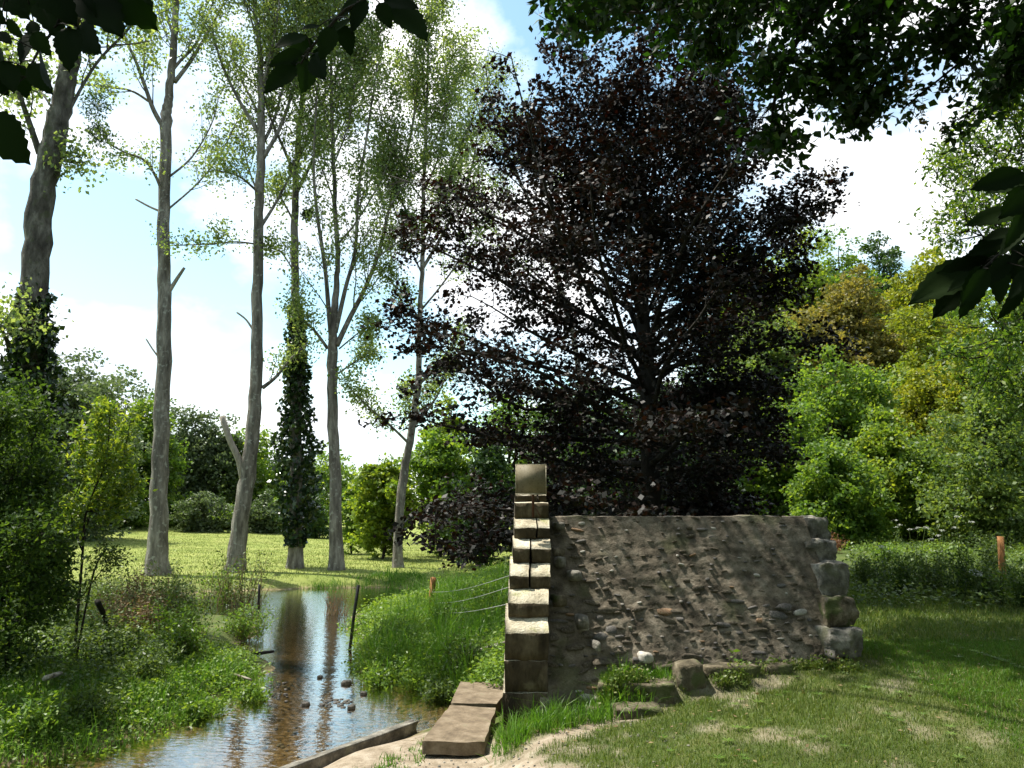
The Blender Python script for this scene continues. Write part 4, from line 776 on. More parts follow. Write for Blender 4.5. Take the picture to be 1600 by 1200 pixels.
# ------------------------------------------------------------------ tree overhead: boughs hanging into the top of the view
def overhead():
    bpos = np.array([5.6, 2.2, hz(5.6, 2.2)]); e = empty('overhanging_tree', bpos, 'dark leafy tree whose boughs hang across the top right of the view', 'tree')
    a = Acc(); SP = spline([bpos-np.array([0, 0, .1]), bpos+np.array([-.1, .1, 2.4]), bpos+np.array([-.3, .3, 5]), bpos+np.array([-.6, .5, 8])], 20); a.tube(SP, np.linspace(.24, .08, len(SP)), 12, True, .05); a.build('trunk', 'old_bark', bpos, e, True)
    tw = Acc(); nodes = []; sparse = []
    start = at(1720, -420, 5.0)
    def bough(pts, Y0, Y1, w, nb, Lg, dst, p_start=None):
        n_ = len(pts); P = [at(x, y, Y0+(Y1-Y0)*i/(n_-1)) for i, (x, y) in enumerate(pts)]
        if p_start is not None: P = [p_start]+P
        q = spline(P, 14); la = Acc(); la.tube(q, np.linspace(w, .005, len(q)), 6, True); la.build('limb', 'dark_bark', bpos, e, True)
        twigs(tw, q, w, nb, Lg, dst, .8, -.08, 5, .25, .3, .5, rt=.004)
    s1, s2 = SP[12], SP[9]
    bough([(1400, -180), (1250, -60), (1120, -10), (1000, 20), (900, 10)], 4.6, 4.8, .03, 34, .55, nodes, s1)
    bough([(1450, -200), (1330, -40), (1260, 40), (1215, 130), (1205, 200)], 4.4, 4.5, .03, 34, .52, nodes, s1)
    bough([(1300, -120), (1150, -60), (1050, -40), (870, -30)], 4.0, 4.3, .03, 26, .45, nodes, s1)
    bough([(1550, -200), (1450, -40), (1400, 40), (1375, 110), (1350, 160)], 4.6, 4.8, .03, 34, .5, nodes, s1)
    bough([(1500, -160), (1400, -20), (1330, 60), (1290, 120)], 4.1, 4.3, .025, 30, .5, nodes, s1)
    bough([(1350, -160), (1230, -20), (1160, 40), (1110, 50)], 4.9, 5.0, .025, 28, .5, nodes, s1)
    bough([(1450, -120), (1320, -10), (1180, 10), (1060, -5)], 5.2, 5.6, .02, 26, .5, nodes, s1)
    bough([(1650, -60), (1580, 20), (1520, 80), (1460, 130), (1410, 170)], 4.4, 4.6, .014, 8, .35, sparse, s2)
    bough([(1680, 40), (1600, 110), (1540, 160), (1500, 185)], 4.2, 4.3, .010, 6, .3, sparse, s2)
    bough([(1700, -60), (1620, 0), (1580, 60), (1570, 120)], 3.9, 4.0, .015, 20, .42, nodes, s2)
    bough([(1680, -150), (1560, -60), (1500, 0), (1480, 40)], 4.2, 4.4, .015, 20, .42, nodes, s2)
    tag(tw.build('twigs', 'dark_bark', bpos, e), kind='stuff')
    c2 = Acc(); LP_ = leafpts(nodes, 2, .055, .2); LP_ = LP_[(RNG.random(len(LP_)) < .74) & (wob(LP_[:, 0]*1.0, LP_[:, 2], 7.) > -.62)]; c2.leaves(LP_, .064, .2, .6, .45); c2.leaves(leafpts(sparse, 1, .03), .055, .2, .5, .6); c2.build('foliage', 'overhang_leaf', bpos, e)
    # hanging seed bunches
    for (x, y) in [(1442, 175), (1472, 200), (1440, 195), (1300, 262), (1288, 270), (1510, 178), (1418, 130), (1525, 185)]:
        p = at(x, y-14, 4.4); a = Acc(); C = p+RNG.normal(size=(26, 3))*np.array([.012, .012, .03])-np.array([0, 0, .05]); a.leaves(C, .022, 0, .5, .8); a.tube([p+np.array([0, 0, .06]), p-np.array([0, 0, .05])], [.0015, .001], 3, False); a.build('seed_bunch', 'dry_stalk', bpos, e)
    # unseen crown above the view, massed to shade the near leaves
    n_ = 15000; C = np.stack([RNG.uniform(-6.2, 4.5, n_), RNG.uniform(-.5, 5.2, n_), RNG.uniform(5.6, 7.6, n_)], 1); keep = (wob(C[:, 0], C[:, 1], 2.2) > -.55); C = C[keep]
    c3 = Acc(); c3.leaves(C, .17, .5, .6, .2)
    n_ = 12000; g = RNG.normal(size=(n_, 3)); g /= np.linalg.norm(g, axis=1)[:, None]; C = np.array([1.7, 9.2, 9.3])+g*np.array([1.9, 2.0, 1.2])*RNG.uniform(.4, 1.1, (n_, 1)); C = C[wob(C[:, 0], C[:, 1], 3.) > -.6]; c3.leaves(C, .17, .5, .6, .2)  # unseen crown patch added to shade the lawn right of the wall
    c3.leaves(np.array([4.6, 7., 9.6])+RNG.normal(size=(5000, 3))*np.array([1., 1.6, .5]), .17, .5, .6, .2)
    cc = np.array([[-2.5, 8.9, 8.8], [-1.7, 8.95, 8.6], [-1.0, 8.9, 9.0], [-.3, 8.8, 9.2], [-1.3, 8.5, 9.4]])  # unseen leaf clusters added to dapple the upper wall with shade
    for c0 in cc: c3.leaves(c0+RNG.normal(size=(240, 3))*np.array([.40, .26, .14]), .12, .6, .6, .2)
    for (x, y, z) in [(-1.6, 8.4, 8.7), (-2.9, 8.6, 9.0), (1.7, 9.2, 9.2), (-3, 2.5, 6.6), (0, 4, 6.5), (-5, 1, 6.6), (2, 1, 6.4), (-1, 0.5, 6.8)]:
        a = Acc(); q = spline([SP[14], np.array([2.5, (y+2.5)/2, 6.2]), np.array([x, y, z])], 10); a.tube(q, np.linspace(.07, .015, len(q)), 6, True); a.build('limb', 'dark_bark', bpos, e, True)
    c3.build('crown', 'overhang_leaf', bpos, e)
overhead()

# near hanging leaves: every leaf a part
def toothed_leaf():
    n_ = 15; V = []; Q = []
    for i in range(n_+1):
        t = i/n_; w = .31*(math.sin(math.pi*min(t**.78, 1)))**.85*(1-.25*t); tooth = .018*(1 if i % 2 else -1) if 0 < i < n_ else 0
        zf = -.12*(t-.4)**2; rid = .005*(1 if i % 2 else -1)
        V += [(-w-tooth, t, zf+.05*w/.3), (-w*.5, t-.015, zf+.028+rid), (0, t, zf), (w*.5, t-.015, zf+.028+rid), (w+tooth, t, zf+.05*w/.3)]
    for i in range(n_):
        for j in range(4): Q.append([i*5+j, i*5+j+1, i*5+j+6, i*5+j+5])
    return np.array(V), Q
LV, LQ = toothed_leaf()
near_me = [make_mesh('leaf', LV*np.array([1, 1, 1]), LQ, 'near_leaf', True, np.full(len(LQ), v)) for v in (.1, .5, .9)]
from mathutils import Matrix
def near_branch(label, twig_pts, Y, leaves, w=.0035, jitter=.06, name='leafy_branch', wide=1.):
    P = [at(x, y, Y) for x, y in twig_pts]; base = P[0]; e = empty(name, base, label, 'branch', 'dark leafy branches hanging close to the viewer')
    q = spline(P, 14); a = Acc(); a.tube(q, np.linspace(w, w*.45, len(q)), 6, True); a.build('twig', 'dark_bark', base, e, True)
    for i, (x0, y0, x1, y1) in enumerate(leaves):
        Yl = Y+RNG.uniform(-jitter, jitter); A_ = at(x0, y0, Yl); B_ = at(x1, y1, Yl+RNG.uniform(-.02, .015)); k = int(np.argmin(np.linalg.norm(q-A_, axis=1)))
        ln = np.linalg.norm(B_-A_); yax = unit(B_-A_); vn = unit(np.array([RNG.normal()*.45, -1+RNG.normal()*.2, .25+RNG.normal()*.35])); xax = unit(np.cross(yax, vn)); zax = np.cross(xax, yax)
        M = Matrix(((xax[0], yax[0], zax[0]), (xax[1], yax[1], zax[1]), (xax[2], yax[2], zax[2]))).to_4x4()
        o = link('leaf', near_me[i % 3], e); M.translation = Vector(A_-base); o.matrix_basis = M @ Matrix.Diagonal((ln*wide*RNG.uniform(.85, 1.12), ln, ln, 1))
        st = Acc(); st.tube(spline([q[k], (q[k]+A_)/2+np.array([0, 0, .004]), A_], 5), [.0011]*5 if False else .0011, 4, False); st.build('leaf_stalk', 'dark_bark', base, e)
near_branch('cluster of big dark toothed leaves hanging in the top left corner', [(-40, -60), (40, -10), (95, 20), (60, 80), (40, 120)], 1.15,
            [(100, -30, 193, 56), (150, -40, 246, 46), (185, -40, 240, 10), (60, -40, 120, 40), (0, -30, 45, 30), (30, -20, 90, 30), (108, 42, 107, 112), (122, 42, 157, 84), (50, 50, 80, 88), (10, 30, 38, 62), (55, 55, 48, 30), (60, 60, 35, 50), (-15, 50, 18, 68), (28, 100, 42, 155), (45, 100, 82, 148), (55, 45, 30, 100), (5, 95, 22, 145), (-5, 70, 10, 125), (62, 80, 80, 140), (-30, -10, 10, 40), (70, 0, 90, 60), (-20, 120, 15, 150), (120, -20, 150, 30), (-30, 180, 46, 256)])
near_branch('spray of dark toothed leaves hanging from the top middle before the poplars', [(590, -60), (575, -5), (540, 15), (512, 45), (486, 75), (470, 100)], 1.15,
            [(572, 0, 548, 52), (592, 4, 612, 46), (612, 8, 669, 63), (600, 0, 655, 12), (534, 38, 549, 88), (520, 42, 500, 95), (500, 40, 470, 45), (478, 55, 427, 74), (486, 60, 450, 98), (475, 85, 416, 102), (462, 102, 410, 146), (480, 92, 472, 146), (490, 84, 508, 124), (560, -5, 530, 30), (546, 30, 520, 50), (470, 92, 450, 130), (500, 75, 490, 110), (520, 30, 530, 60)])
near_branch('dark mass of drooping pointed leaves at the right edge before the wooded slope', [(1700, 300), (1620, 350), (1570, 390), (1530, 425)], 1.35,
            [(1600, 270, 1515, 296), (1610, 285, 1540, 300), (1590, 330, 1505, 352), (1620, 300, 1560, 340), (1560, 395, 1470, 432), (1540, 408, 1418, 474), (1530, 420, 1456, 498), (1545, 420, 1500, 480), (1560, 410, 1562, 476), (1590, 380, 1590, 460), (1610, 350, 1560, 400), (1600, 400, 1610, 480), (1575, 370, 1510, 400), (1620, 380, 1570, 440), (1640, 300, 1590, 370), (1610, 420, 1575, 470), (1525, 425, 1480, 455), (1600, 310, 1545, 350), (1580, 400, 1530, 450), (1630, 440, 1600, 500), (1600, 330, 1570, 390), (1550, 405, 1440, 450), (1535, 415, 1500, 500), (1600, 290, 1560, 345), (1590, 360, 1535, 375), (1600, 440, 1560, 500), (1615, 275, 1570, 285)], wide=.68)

# unseen wood behind the viewer, added to block sky light from there
a = Acc()
for (x, y, h) in [(-9, -5, 11), (-4, -8, 13), (1, -9, 12), (6, -7, 13), (10, -2, 12), (12, 4, 12), (-14, -8, 13), (14, 10, 10), (4, -13, 16), (-6, -14, 16), (11, -10, 15)]:
    z = hz(x, y); a.tube([(x, y, z-.2), (x+.2, y, z+h*.5), (x, y+.2, z+h*.9)], [.2, .14, .05], 7); n_ = 2600
    g = RNG.normal(size=(n_, 3)); g /= np.linalg.norm(g, axis=1)[:, None]; a.leaves(np.array([x, y, z+h*.55])+g*np.array([3.1, 3.1, h*.48])*RNG.uniform(.5, 1.05, (n_, 1)), .42, .2, .7, .1)
tag(a.build('woodland', 'forest_dark', (0, 0, 0)), 'unseen dark wood behind the viewer, added to block sky light', 'woodland', kind='stuff')
# ------------------------------------------------------------------ undergrowth
def inpoly(poly, n_, z=0.):
    P = np.array([onz(x, y, z)[:2] for x, y in poly]); lo = P.min(0); hi = P.max(0); out = []
    while sum(len(o_) for o_ in out) < n_:
        q = RNG.uniform(lo, hi, (n_*2, 2)); q = q[sdist(q[:, 0], q[:, 1], P) < 0]; out.append(q)
    return np.concatenate(out)[:n_]
def herbs(name, poly, n_plants, h, spread, leaf, per, mat, label, minz=WZ+.03, ratio=.6, flat=.6, clump=1., wetclear=True, z=-.1, bladefrac=0, bh=.2, bmat=None, maxb=1.1):
    Q = inpoly(poly, n_plants, z)
    d = sdist(Q[:, 0], Q[:, 1], STREAM); Q = Q[d > .02]
    zz = height(Q[:, 0], Q[:, 1])
    hh = h*(.45+.55*(wob(Q[:, 0], Q[:, 1], 2.4, 1.)*.5+.5)**clump)*RNG.uniform(.5, 1.2, len(Q)); d = sdist(Q[:, 0], Q[:, 1], STREAM); hh *= .35+.65*sstep(0, .6, d)
    C = np.repeat(np.column_stack([Q, zz]), per, 0); f = RNG.random(len(C))**.8; H = np.repeat(hh, per)
    C[:, 2] += f*H; C[:, :2] += RNG.normal(size=(len(C), 2))*spread*(.5+f[:, None])
    a = Acc(); a.leaves(C, leaf, flat, ratio, -.15, np.clip(f*.7+RNG.random(len(C))*.4, 0, 1)); o = a.build(name, mat, (0, 0, 0)); tag(o, label, name.replace('_', ' '), kind='stuff')
    return Q, zz, hh
herbs('bank_cress', [(-200, 1230), (-200, 960), (60, 950), (250, 985), (330, 992), (400, 1012), (450, 1040), (440, 1060), (300, 1130), (190, 1180), (60, 1230)], 8000, .20, .05, .036, 10, 'herb_leaf', 'mat of bright green cress and nettles covering the left stream bank', clump=1.8)
herbs('bank_weeds', [(-100, 1060), (-100, 930), (100, 920), (220, 940), (285, 965), (300, 1010), (240, 1070), (100, 1080)], 2600, .50, .07, .046, 13, 'dark_herb_leaf', 'darker taller weeds behind the bright cress on the left bank')
herbs('bank_nettles', [(545, 1052), (550, 1015), (600, 985), (650, 950), (680, 930), (790, 920), (792, 1060), (785, 1100), (725, 1075), (690, 1072), (600, 1064)], 3600, .5, .05, .044, 16, 'herb_leaf', 'bright green nettles and grass on the bank between the stream and the pier', z=-.2, clump=1.8)
herbs('far_bank_herbs', [(535, 992), (540, 968), (600, 948), (640, 932), (700, 915), (790, 890), (790, 925), (690, 950), (620, 1000)], 3600, .24, .08, .05, 8, 'herb_leaf', 'green herbs on the low ground behind the nettle bank', z=-.2)
herbs('shade_weeds', [(1330, 960), (1330, 850), (1420, 838), (1620, 832), (1640, 970), (1480, 960)], 5200, .34, .10, .06, 9, 'dark_herb_leaf', 'mixed weeds growing in the hollow right of the wall', z=.2)
herbs('slope_herbs', [(1310, 868), (1340, 836), (1500, 826), (1640, 822), (1640, 870), (1450, 880)], 4200, .30, .12, .09, 8, 'herb_leaf', 'sunlit light green ground cover below the trees right of the wall', z=.25)
herbs('wall_foot_weeds', [(880, 1085), (905, 1050), (1000, 1040), (1110, 1030), (1250, 1026), (1250, 1044), (1100, 1052), (1060, 1068), (940, 1076)], 700, .10, .03, .026, 9, 'herb_leaf', 'small green weeds rooted along the foot of the flint wall', z=.05)
SLB = np.array([onz(x, y, -.03)[:2] for x, y in [(655, 1166), (760, 1168), (802, 1068), (716, 1063)]])
def tufts(poly, n_t, h, mat, label, z=0., per=26, sp=.03, w=.006):
    Q = inpoly(poly, n_t, z); C = np.repeat(Q, per, 0)+RNG.normal(size=(n_t*per, 2))*sp; k = (sdist(C[:, 0], C[:, 1], STREAM) > 0) & (sdist(C[:, 0], C[:, 1], SLB) > .0); C = C[k]
    hh = np.repeat(h*RNG.uniform(.5, 1.2, n_t), per)[k]; a = Acc(); a.blades(np.column_stack([C, height(C[:, 0], C[:, 1])-.004]), hh, w, .6); tag(a.build('grass_tufts', mat, (0, 0, 0)), label, 'grass', kind='stuff')
q_ = 900; ss_ = RNG.uniform(.5, 2.75, q_); ff_ = -.13+RNG.random(q_)**1.3*.22; XY = (O+T2*ss_[:, None]+N2*ff_[:, None])[:, :2]; keep_ = wob(XY[:, 0], XY[:, 1], 7.) > -.05; XY = XY[keep_]
Z_ = height(XY[:, 0], XY[:, 1]); C_ = np.repeat(np.column_stack([XY, Z_]), 7, 0); C_ += RNG.normal(size=C_.shape)*np.array([.025, .02, .0]); C_[:, 2] += np.abs(RNG.normal(size=len(C_)))*.045
a = Acc(); a.leaves(C_, .028, .4, .6, -.1); a.blades(np.repeat(np.column_stack([XY, Z_-.01]), 6, 0)+RNG.normal(size=(len(XY)*6, 3))*np.array([.02, .02, 0]), .075, .004, .8)
tag(a.build('ledge_weeds', 'grass_blade', (0, 0, 0)), 'weeds and grass growing on the raised bed between ledge stones and flint wall', 'weeds', kind='stuff')
# reeds and shrubs standing on the banks, each its own plant
def clump(name, px, py, z, h, w, n_st, mat, smat, label, cat='plant', leaf=.05, per=14, group=None, flat=.2, lean=.25, thick=.003):
    b0 = onz(px, py, z); b0[2] = hz(b0[0], b0[1]); e = empty(name, b0, label, cat, group); st = Acc(); C = []
    for k in range(n_st):
        p = b0+np.array([RNG.normal()*w*.25, RNG.normal()*w*.25, 0]); q = walk(p, np.array([RNG.normal()*lean, RNG.normal()*lean, 1]), h*RNG.uniform(.6, 1.1), 6, .08, .02); st.tube(q, np.linspace(thick, thick*.4, len(q)), 4, False)
        f = RNG.uniform(.15, 1, per)*6; i = np.minimum(f.astype(int), 5); pp = q[i]+(q[np.minimum(i+1, 6)]-q[i])*(f-i)[:, None]; C.append(pp+RNG.normal(size=pp.shape)*.02*w/.3)
    st.build('stems', smat, b0, e); c2 = Acc(); c2.leaves(np.concatenate(C), leaf, flat, .4, -.1); c2.build('leaves', mat, b0, e); return e
BP = 'bushy plants on the left bank'
for i, (px, py, h, w, mt, lab) in enumerate([(275, 985, .7, .6, 'dark_herb_leaf', 'tall green bushy weed clump at the stream bend left of the islet'), (255, 975, .8, .5, 'dark_herb_leaf', 'brownish tall weed clump in front of the straight poplar foot'), (205, 980, .7, .5, 'dry_stalk', 'dry reddish stalks left of the tall bushy weeds'), (290, 1015, .4, .35, 'herb_leaf', 'bright leafy weed clump at the water edge by the bend'),
                                           (235, 990, .55, .4, 'dry_stalk', 'dry tan stalks below the straight poplar'), (170, 960, .7, .5, 'dark_herb_leaf', 'loose weed clump beside the leaning broken stump'), (280, 1000, .5, .4, 'herb_leaf', 'low leafy weed in front of the tall bushy clump')]):
    clump('tall_weed', px, py, -.05, h*1.2, w*1.15, 60, mt, 'dry_stalk', lab, 'plant', .05, 34, BP)
clump('islet_shrub', 385, 1000, WZ, .5, .55, 80, 'herb_leaf', 'dry_stalk', 'small green bushy plant with brown stems standing at the water edge in midstream', 'plant', .045, 28)
clump('bank_bush', 372, 930, -.2, 1.2, .9, 44, 'dark_herb_leaf', 'dry_stalk', 'weedy bush on the far bank at the foot of the leaning poplar', 'bush', .07, 26, thick=.008)
clump('bank_bush', 335, 930, -.2, .8, .8, 34, 'herb_leaf', 'dry_stalk', 'green weeds on the far bank left of the leaning poplar foot', 'bush', .07, 26, thick=.008)
NP_ = 'leafy plants on the bank left of the pier'
for i, (px, py, h, w, mt, lab) in enumerate([(590, 1045, .3, .4, 'herb_leaf', 'leafy plant at the stream-side tip of the nettle bank'), (650, 1050, .42, .4, 'herb_leaf', 'bushy bright plant hanging over the water in the middle of the bank'), (735, 1050, .5, .45, 'dark_herb_leaf', 'shaded leafy plant beneath the slanting bough'), (700, 1000, .55, .45, 'herb_leaf', 'tall bright nettle clump below the orange post'),
                                           (760, 985, .6, .45, 'herb_leaf', 'tall nettle clump against the left side of the pier'), (620, 1010, .4, .4, 'herb_leaf', 'nettle clump just right of the iron stake'), (730, 960, .5, .5, 'herb_leaf', 'leafy clump right of the orange post'), (690, 1066, .25, .3, 'dark_herb_leaf', 'low dark plant at the water edge beside the slabs')]):
    clump('bank_plant', px, py, -.2, h, w, 44, mt, 'herb_leaf', lab, 'plant', .05, 24, NP_)
clump('bank_bush', 525, 960, WZ, .6, .5, 34, 'rust_leaf', 'dry_stalk', 'bare brownish twiggy bush at the water beyond the iron stake', 'bush', .03, 5, thick=.006)
tufts([(-60, 1180), (-60, 1000), (120, 980), (300, 1000), (430, 1045), (400, 1065), (300, 1115), (150, 1165)], 130, .24, 'bright_grass', 'arching grass tussocks standing up out of the left bank cress', -.15, 20, .05)
tufts([(100, 1000), (150, 950), (270, 950), (280, 1000), (230, 1020)], 45, .45, 'dry_stalk', 'dry tan grass stems among the tall weeds of the left bank', -.1, 14, .07, .005)
for i, (px, py, h, w, mt, lab) in enumerate([(60, 1120, .3, .4, 'herb_leaf', 'leafy nettle clump low at the left picture edge'), (140, 1100, .34, .4, 'dark_herb_leaf', 'darker nettle clump right of the driftwood'), (230, 1060, .4, .4, 'dark_herb_leaf', 'shaded nettle clump in the middle of the left bank'), (320, 1075, .25, .35, 'herb_leaf', 'bright low plant near the thin dead stick'),
                                           (30, 1050, .5, .4, 'bush_leaf', 'dark leafy plant under the left bush'), (180, 1035, .4, .4, 'bush_leaf', 'dark leafy plant below the broken stump'), (400, 1050, .2, .35, 'herb_leaf', 'low cress mound at the tip of the left bank')]):
    clump('tall_weed', px, py, -.1, h, w, 40, mt, 'herb_leaf', lab, 'plant', .05, 22, BP)
clump('stream_reed', 250, 940, -.2, 1.2, .2, 4, 'dry_stalk', 'dry_stalk', 'thin tall dry reed stems near the straight poplar', 'plant', .03, 4, thick=.006)
clump('pier_foot_plant', 856, 1108, 0, .42, .08, 3, 'herb_leaf', 'herb_leaf', 'upright pale green leafy plant growing against the front of the pier', 'plant', .06, 34, lean=.05)
clump('pier_foot_plant', 888, 1112, 0, .22, .15, 7, 'herb_leaf', 'herb_leaf', 'lower leafy plant right of the upright one at the pier foot', 'plant', .045, 12)
clump('broadleaf_weed', 1150, 1074, .1, .14, .12, 8, 'herb_leaf', 'herb_leaf', 'bright broad-leaved weed before the cracked ledge stone', 'plant', .08, 6, flat=.5)
clump('wall_end_bush', 1252, 1036, .15, .26, .3, 26, 'bush_leaf', 'dry_stalk', 'dark leafy shrub growing at the inner foot of the right wall end', 'shrub', .045, 18)
clump('wall_end_bush', 1305, 1046, .2, .16, .3, 16, 'dry_stalk', 'dry_stalk', 'small dry bush under the lowest corner stone of the wall', 'shrub', .04, 10)
clump('red_bush', 1300, 862, .4, .5, .5, 30, 'rust_leaf', 'dry_stalk', 'small red-brown bush behind the upper right corner of the wall', 'shrub', .06, 20)
for i, (px, py, h, w, mt, lab) in enumerate([(1360, 930, .5, .5, 'dark_herb_leaf', 'dark leafy weed clump nearest the right wall end'), (1410, 940, .6, .5, 'bush_leaf', 'tall dark nettles second from the right wall end'), (1460, 935, .65, .5, 'dark_herb_leaf', 'tall dark weeds in the middle of the shaded hollow'), (1510, 945, .7, .5, 'bush_leaf', 'dense dark weeds below the tallest umbel plant'),
                                           (1560, 950, .6, .5, 'dark_herb_leaf', 'dark weeds before the wooden post'), (1600, 960, .6, .5, 'bush_leaf', 'dark weeds cut by the right picture edge'), (1385, 895, .55, .5, 'herb_leaf', 'sunlit weeds behind the dark clump by the wall end'), (1545, 905, .8, .5, 'dark_herb_leaf', 'tall weeds just left of the wooden post')]):
    clump('hollow_weed', px, py, .2, h, w, 46, mt, 'dark_herb_leaf', lab, 'plant', .06, 24, 'weeds in the hollow right of the wall', thick=.005)
def umbel(px, py, z, h, label):
    b0 = onz(px, py, z); b0[2] = hz(b0[0], b0[1]); e = empty('umbel_plant', b0, label, 'plant', 'tall umbel plants right of the wall'); st = Acc(); C = []; Lf = []
    for k in range(3):
        q = walk(b0+np.array([RNG.normal()*.05, RNG.normal()*.05, 0]), np.array([RNG.normal()*.15, RNG.normal()*.15, 1]), h*RNG.uniform(.7, 1.05), 6, .05, .03); st.tube(q, np.linspace(.008, .004, len(q)), 5, False)
        Ck = []
        for s_ in range(10):
            d = unit(np.array([RNG.normal(), RNG.normal(), 1.6])); t_ = q[-1]+d*.065; st.tube([q[-1], t_], [.002, .0015], 3, False); Ck.append(t_+RNG.normal(size=(5, 3))*np.array([.014, .014, .005]))
        a = Acc(); a.leaves(np.concatenate(Ck), .016, .8, .9, 0); a.build('flower_head', 'flower_white', b0, e)
        for s_ in (2, 3, 4): Lf.append(q[s_]+RNG.normal(size=(9, 3))*.05)
    st.build('stems', 'dark_herb_leaf', b0, e); a = Acc(); a.leaves(np.concatenate(Lf), .07, .3, .35, 0); a.build('leaves', 'dark_herb_leaf', b0, e)
for px, py, h, lab in [(1505, 900, 1.15, 'tallest umbel plant with white heads, left of the wooden post'), (1403, 870, .8, 'umbel plant with white head farthest left beside the dark hollow'), (1470, 905, .8, 'middle umbel plant between the tallest one and the wall'), (1535, 945, .45, 'low umbel plant in shade below the wooden post'), (1590, 870, 1.2, 'umbel plant by the right picture edge behind the post'), (1390, 915, .6, 'dark seedy umbel stalk nearest the wall end'), (1440, 900, .85, 'thin umbel stalk in the middle of the weeds')]: umbel(px, py, .25, h, lab)

# grass
def lawn(name, x0, x1, y0, y1, n_, h, w, mat, label, cond, lean=.4, fade=None):
    X = RNG.uniform(x0, x1, n_); Yv = RNG.uniform(y0, y1, n_); k = cond(X, Yv); X, Yv = X[k], Yv[k]
    Z = height(X, Yv); a = Acc(); hv = h*(.7+.6*(wob(X, Yv, 3.3)*.5+.5)); a.blades(np.column_stack([X, Yv, Z-.003]), hv, w, lean); o = a.build(name, mat, (0, 0, 0)); tag(o, label, 'grass', kind='stuff')
WP = np.array([O-N2*.0, O+T2*WL, O+T2*WL-N2*1.2, O-N2*1.2])[:, :2]
PIER = np.array([(-.1, 6.5), (.3, 6.5), (.3, 7.9), (-.1, 7.9)])
def lawn_ok(x, y):
    b, m_, w_ = masks(x, y); ok = (RNG.random(len(x)) > b*1.02) & (w_ < .5) & (sdist(x, y, STREAM) > .06)
    return ok & (sdist(x, y, WP) > .0) & (sdist(x, y, PIER) > .01) & (sdist(x, y, SLB) > .02) & (x > -.15)
lawn('lawn_grass', -1.6, 5.2, 4.9, 8.2, 150000, .032, .0042, 'grass_blade', 'short trodden lawn with dry patches in front of the wall', lawn_ok, .5)
lawn('lawn_grass', 2.8, 10, 8.0, 17, 90000, .06, .009, 'grass_blade', 'longer shaded lawn right of the wall end', lambda x, y: sdist(x, y, WP) > 0, .5)
lawn('lawn_grass', 3.2, 6.5, 5.2, 8.2, 40000, .04, .005, 'bright_grass', 'fresher green turf at lower right', lawn_ok, .5)
lawn('meadow_grass', -30, 2, 18.6, 46, 160000, .05, .014, 'meadow_blade', 'sunlit yellow-green meadow grass beyond the stream', lambda x, y: (RNG.random(len(x)) < 22/np.maximum(y, 20)) & (x > -.72*y) & (sdist(x, y, STREAM) > .3), .6)
lawn('bank_grass', -6.5, -1.9, 5.0, 9.5, 26000, .11, .006, 'bright_grass', 'tufts of grass among the cress on the left bank', lambda x, y: (sdist(x, y, STREAM) > .05) & (x < -2-.0*y) & ((x < -3) | (y > 6.3)), .5)
tufts([(745, 1150), (770, 1100), (784, 1060), (792, 1118), (860, 1118), (900, 1108), (1010, 1108), (1010, 1128), (900, 1140), (790, 1158)], 85, .15, 'bright_grass', 'long bright grass round the foot of the pier')
tufts([(880, 1075), (930, 1050), (1060, 1040), (1250, 1030), (1280, 1040), (1180, 1062), (1060, 1074), (900, 1088)], 150, .12, 'bright_grass', 'grass fringe between the ledge stones and the flint wall', .05)
tufts([(930, 1106), (1060, 1098), (1240, 1056), (1260, 1062), (1100, 1100), (950, 1125)], 120, .09, 'bright_grass', 'grass tufts along the front of the ledge stones', .0)
tufts([(560, 1170), (650, 1135), (690, 1125), (660, 1160), (620, 1172), (560, 1190)], 26, .05, 'bright_grass', 'thin grass between the kerb beam and the slabs', -.05)
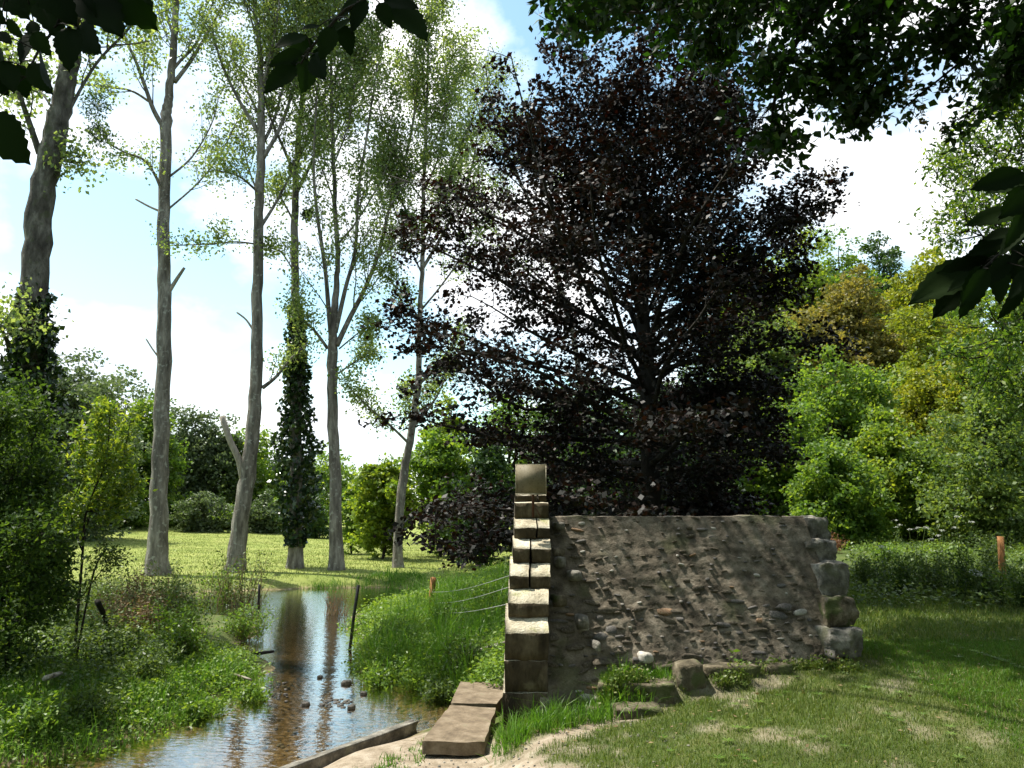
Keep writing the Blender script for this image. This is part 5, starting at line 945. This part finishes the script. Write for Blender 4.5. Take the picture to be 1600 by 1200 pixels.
tufts([(560, 1050), (600, 990), (700, 940), (790, 925), (785, 1060), (720, 1068), (600, 1060)], 260, .6, 'bright_grass', 'tall arching grass among the nettles by the pier', -.2, 24, .05)
tufts([(330, 935), (420, 920), (640, 905), (700, 925), (560, 932), (400, 934)], 150, .2, 'bright_grass', 'rank grass along the far edge of the stream', -.3, 24, .10, .012)
a = Acc()
for k in range(170):
    x = RNG.uniform(.6, 6.5); y = RNG.uniform(5, 9); x = x if sdist(np.array([x]), np.array([y]), WP)[0] > .1 else 4.2
    m_ = 7; th = np.arange(m_)*.9+RNG.random()*6; r_ = RNG.uniform(.02, .045); c = np.array([x, y, hz(x, y)+.022])
    for t_ in th:
        d = np.array([math.cos(t_), math.sin(t_), .15]); e_ = np.array([-math.sin(t_), math.cos(t_), 0])*.3
        a.add(np.array([c, c+(d+e_)*r_*.6, c+d*r_*1.3, c+(d-e_)*r_*.6]), [[0, 1, 2, 3]], RNG.random())
tag(a.build('lawn_weeds', 'herb_leaf', (0, 0, 0)), 'flat rosettes of small broad leaves dotted through the lawn', 'weeds', kind='stuff')
a = Acc(); LX = RNG.uniform(-.8, 6, 500); LY = RNG.uniform(4.9, 9.5, 500); kk = (sdist(LX, LY, WP) > .05); LX, LY = LX[kk], LY[kk]
a.leaves(np.column_stack([LX, LY, height(LX, LY)+.025]), .035, .85, .5, 0); tag(a.build('fallen_leaves', 'dry_stalk', (0, 0, 0)), 'scattered dry fallen leaves on the lawn and path', 'leaves', kind='stuff')
a = Acc(); Cx = RNG.uniform(-.9, 1.2, 260); Cy = RNG.uniform(4.9, 6.3, 260)
for x, y in zip(Cx, Cy):
    s0 = RNG.uniform(.006, .022); V, Q = rock_arrays((s0, s0, s0*.6), int(x*99), 1, .6, .2); a.add(V+np.array([x, y, hz(x, y)+.002]), Q)
tag(a.build('gravel', 'grey_stone', (0, 0, 0)), 'loose small gravel on the bare path by the slabs', 'gravel', kind='stuff')
print('tris', sum(len(o.data.polygons) for o in S.objects if o.type == 'MESH')*2)
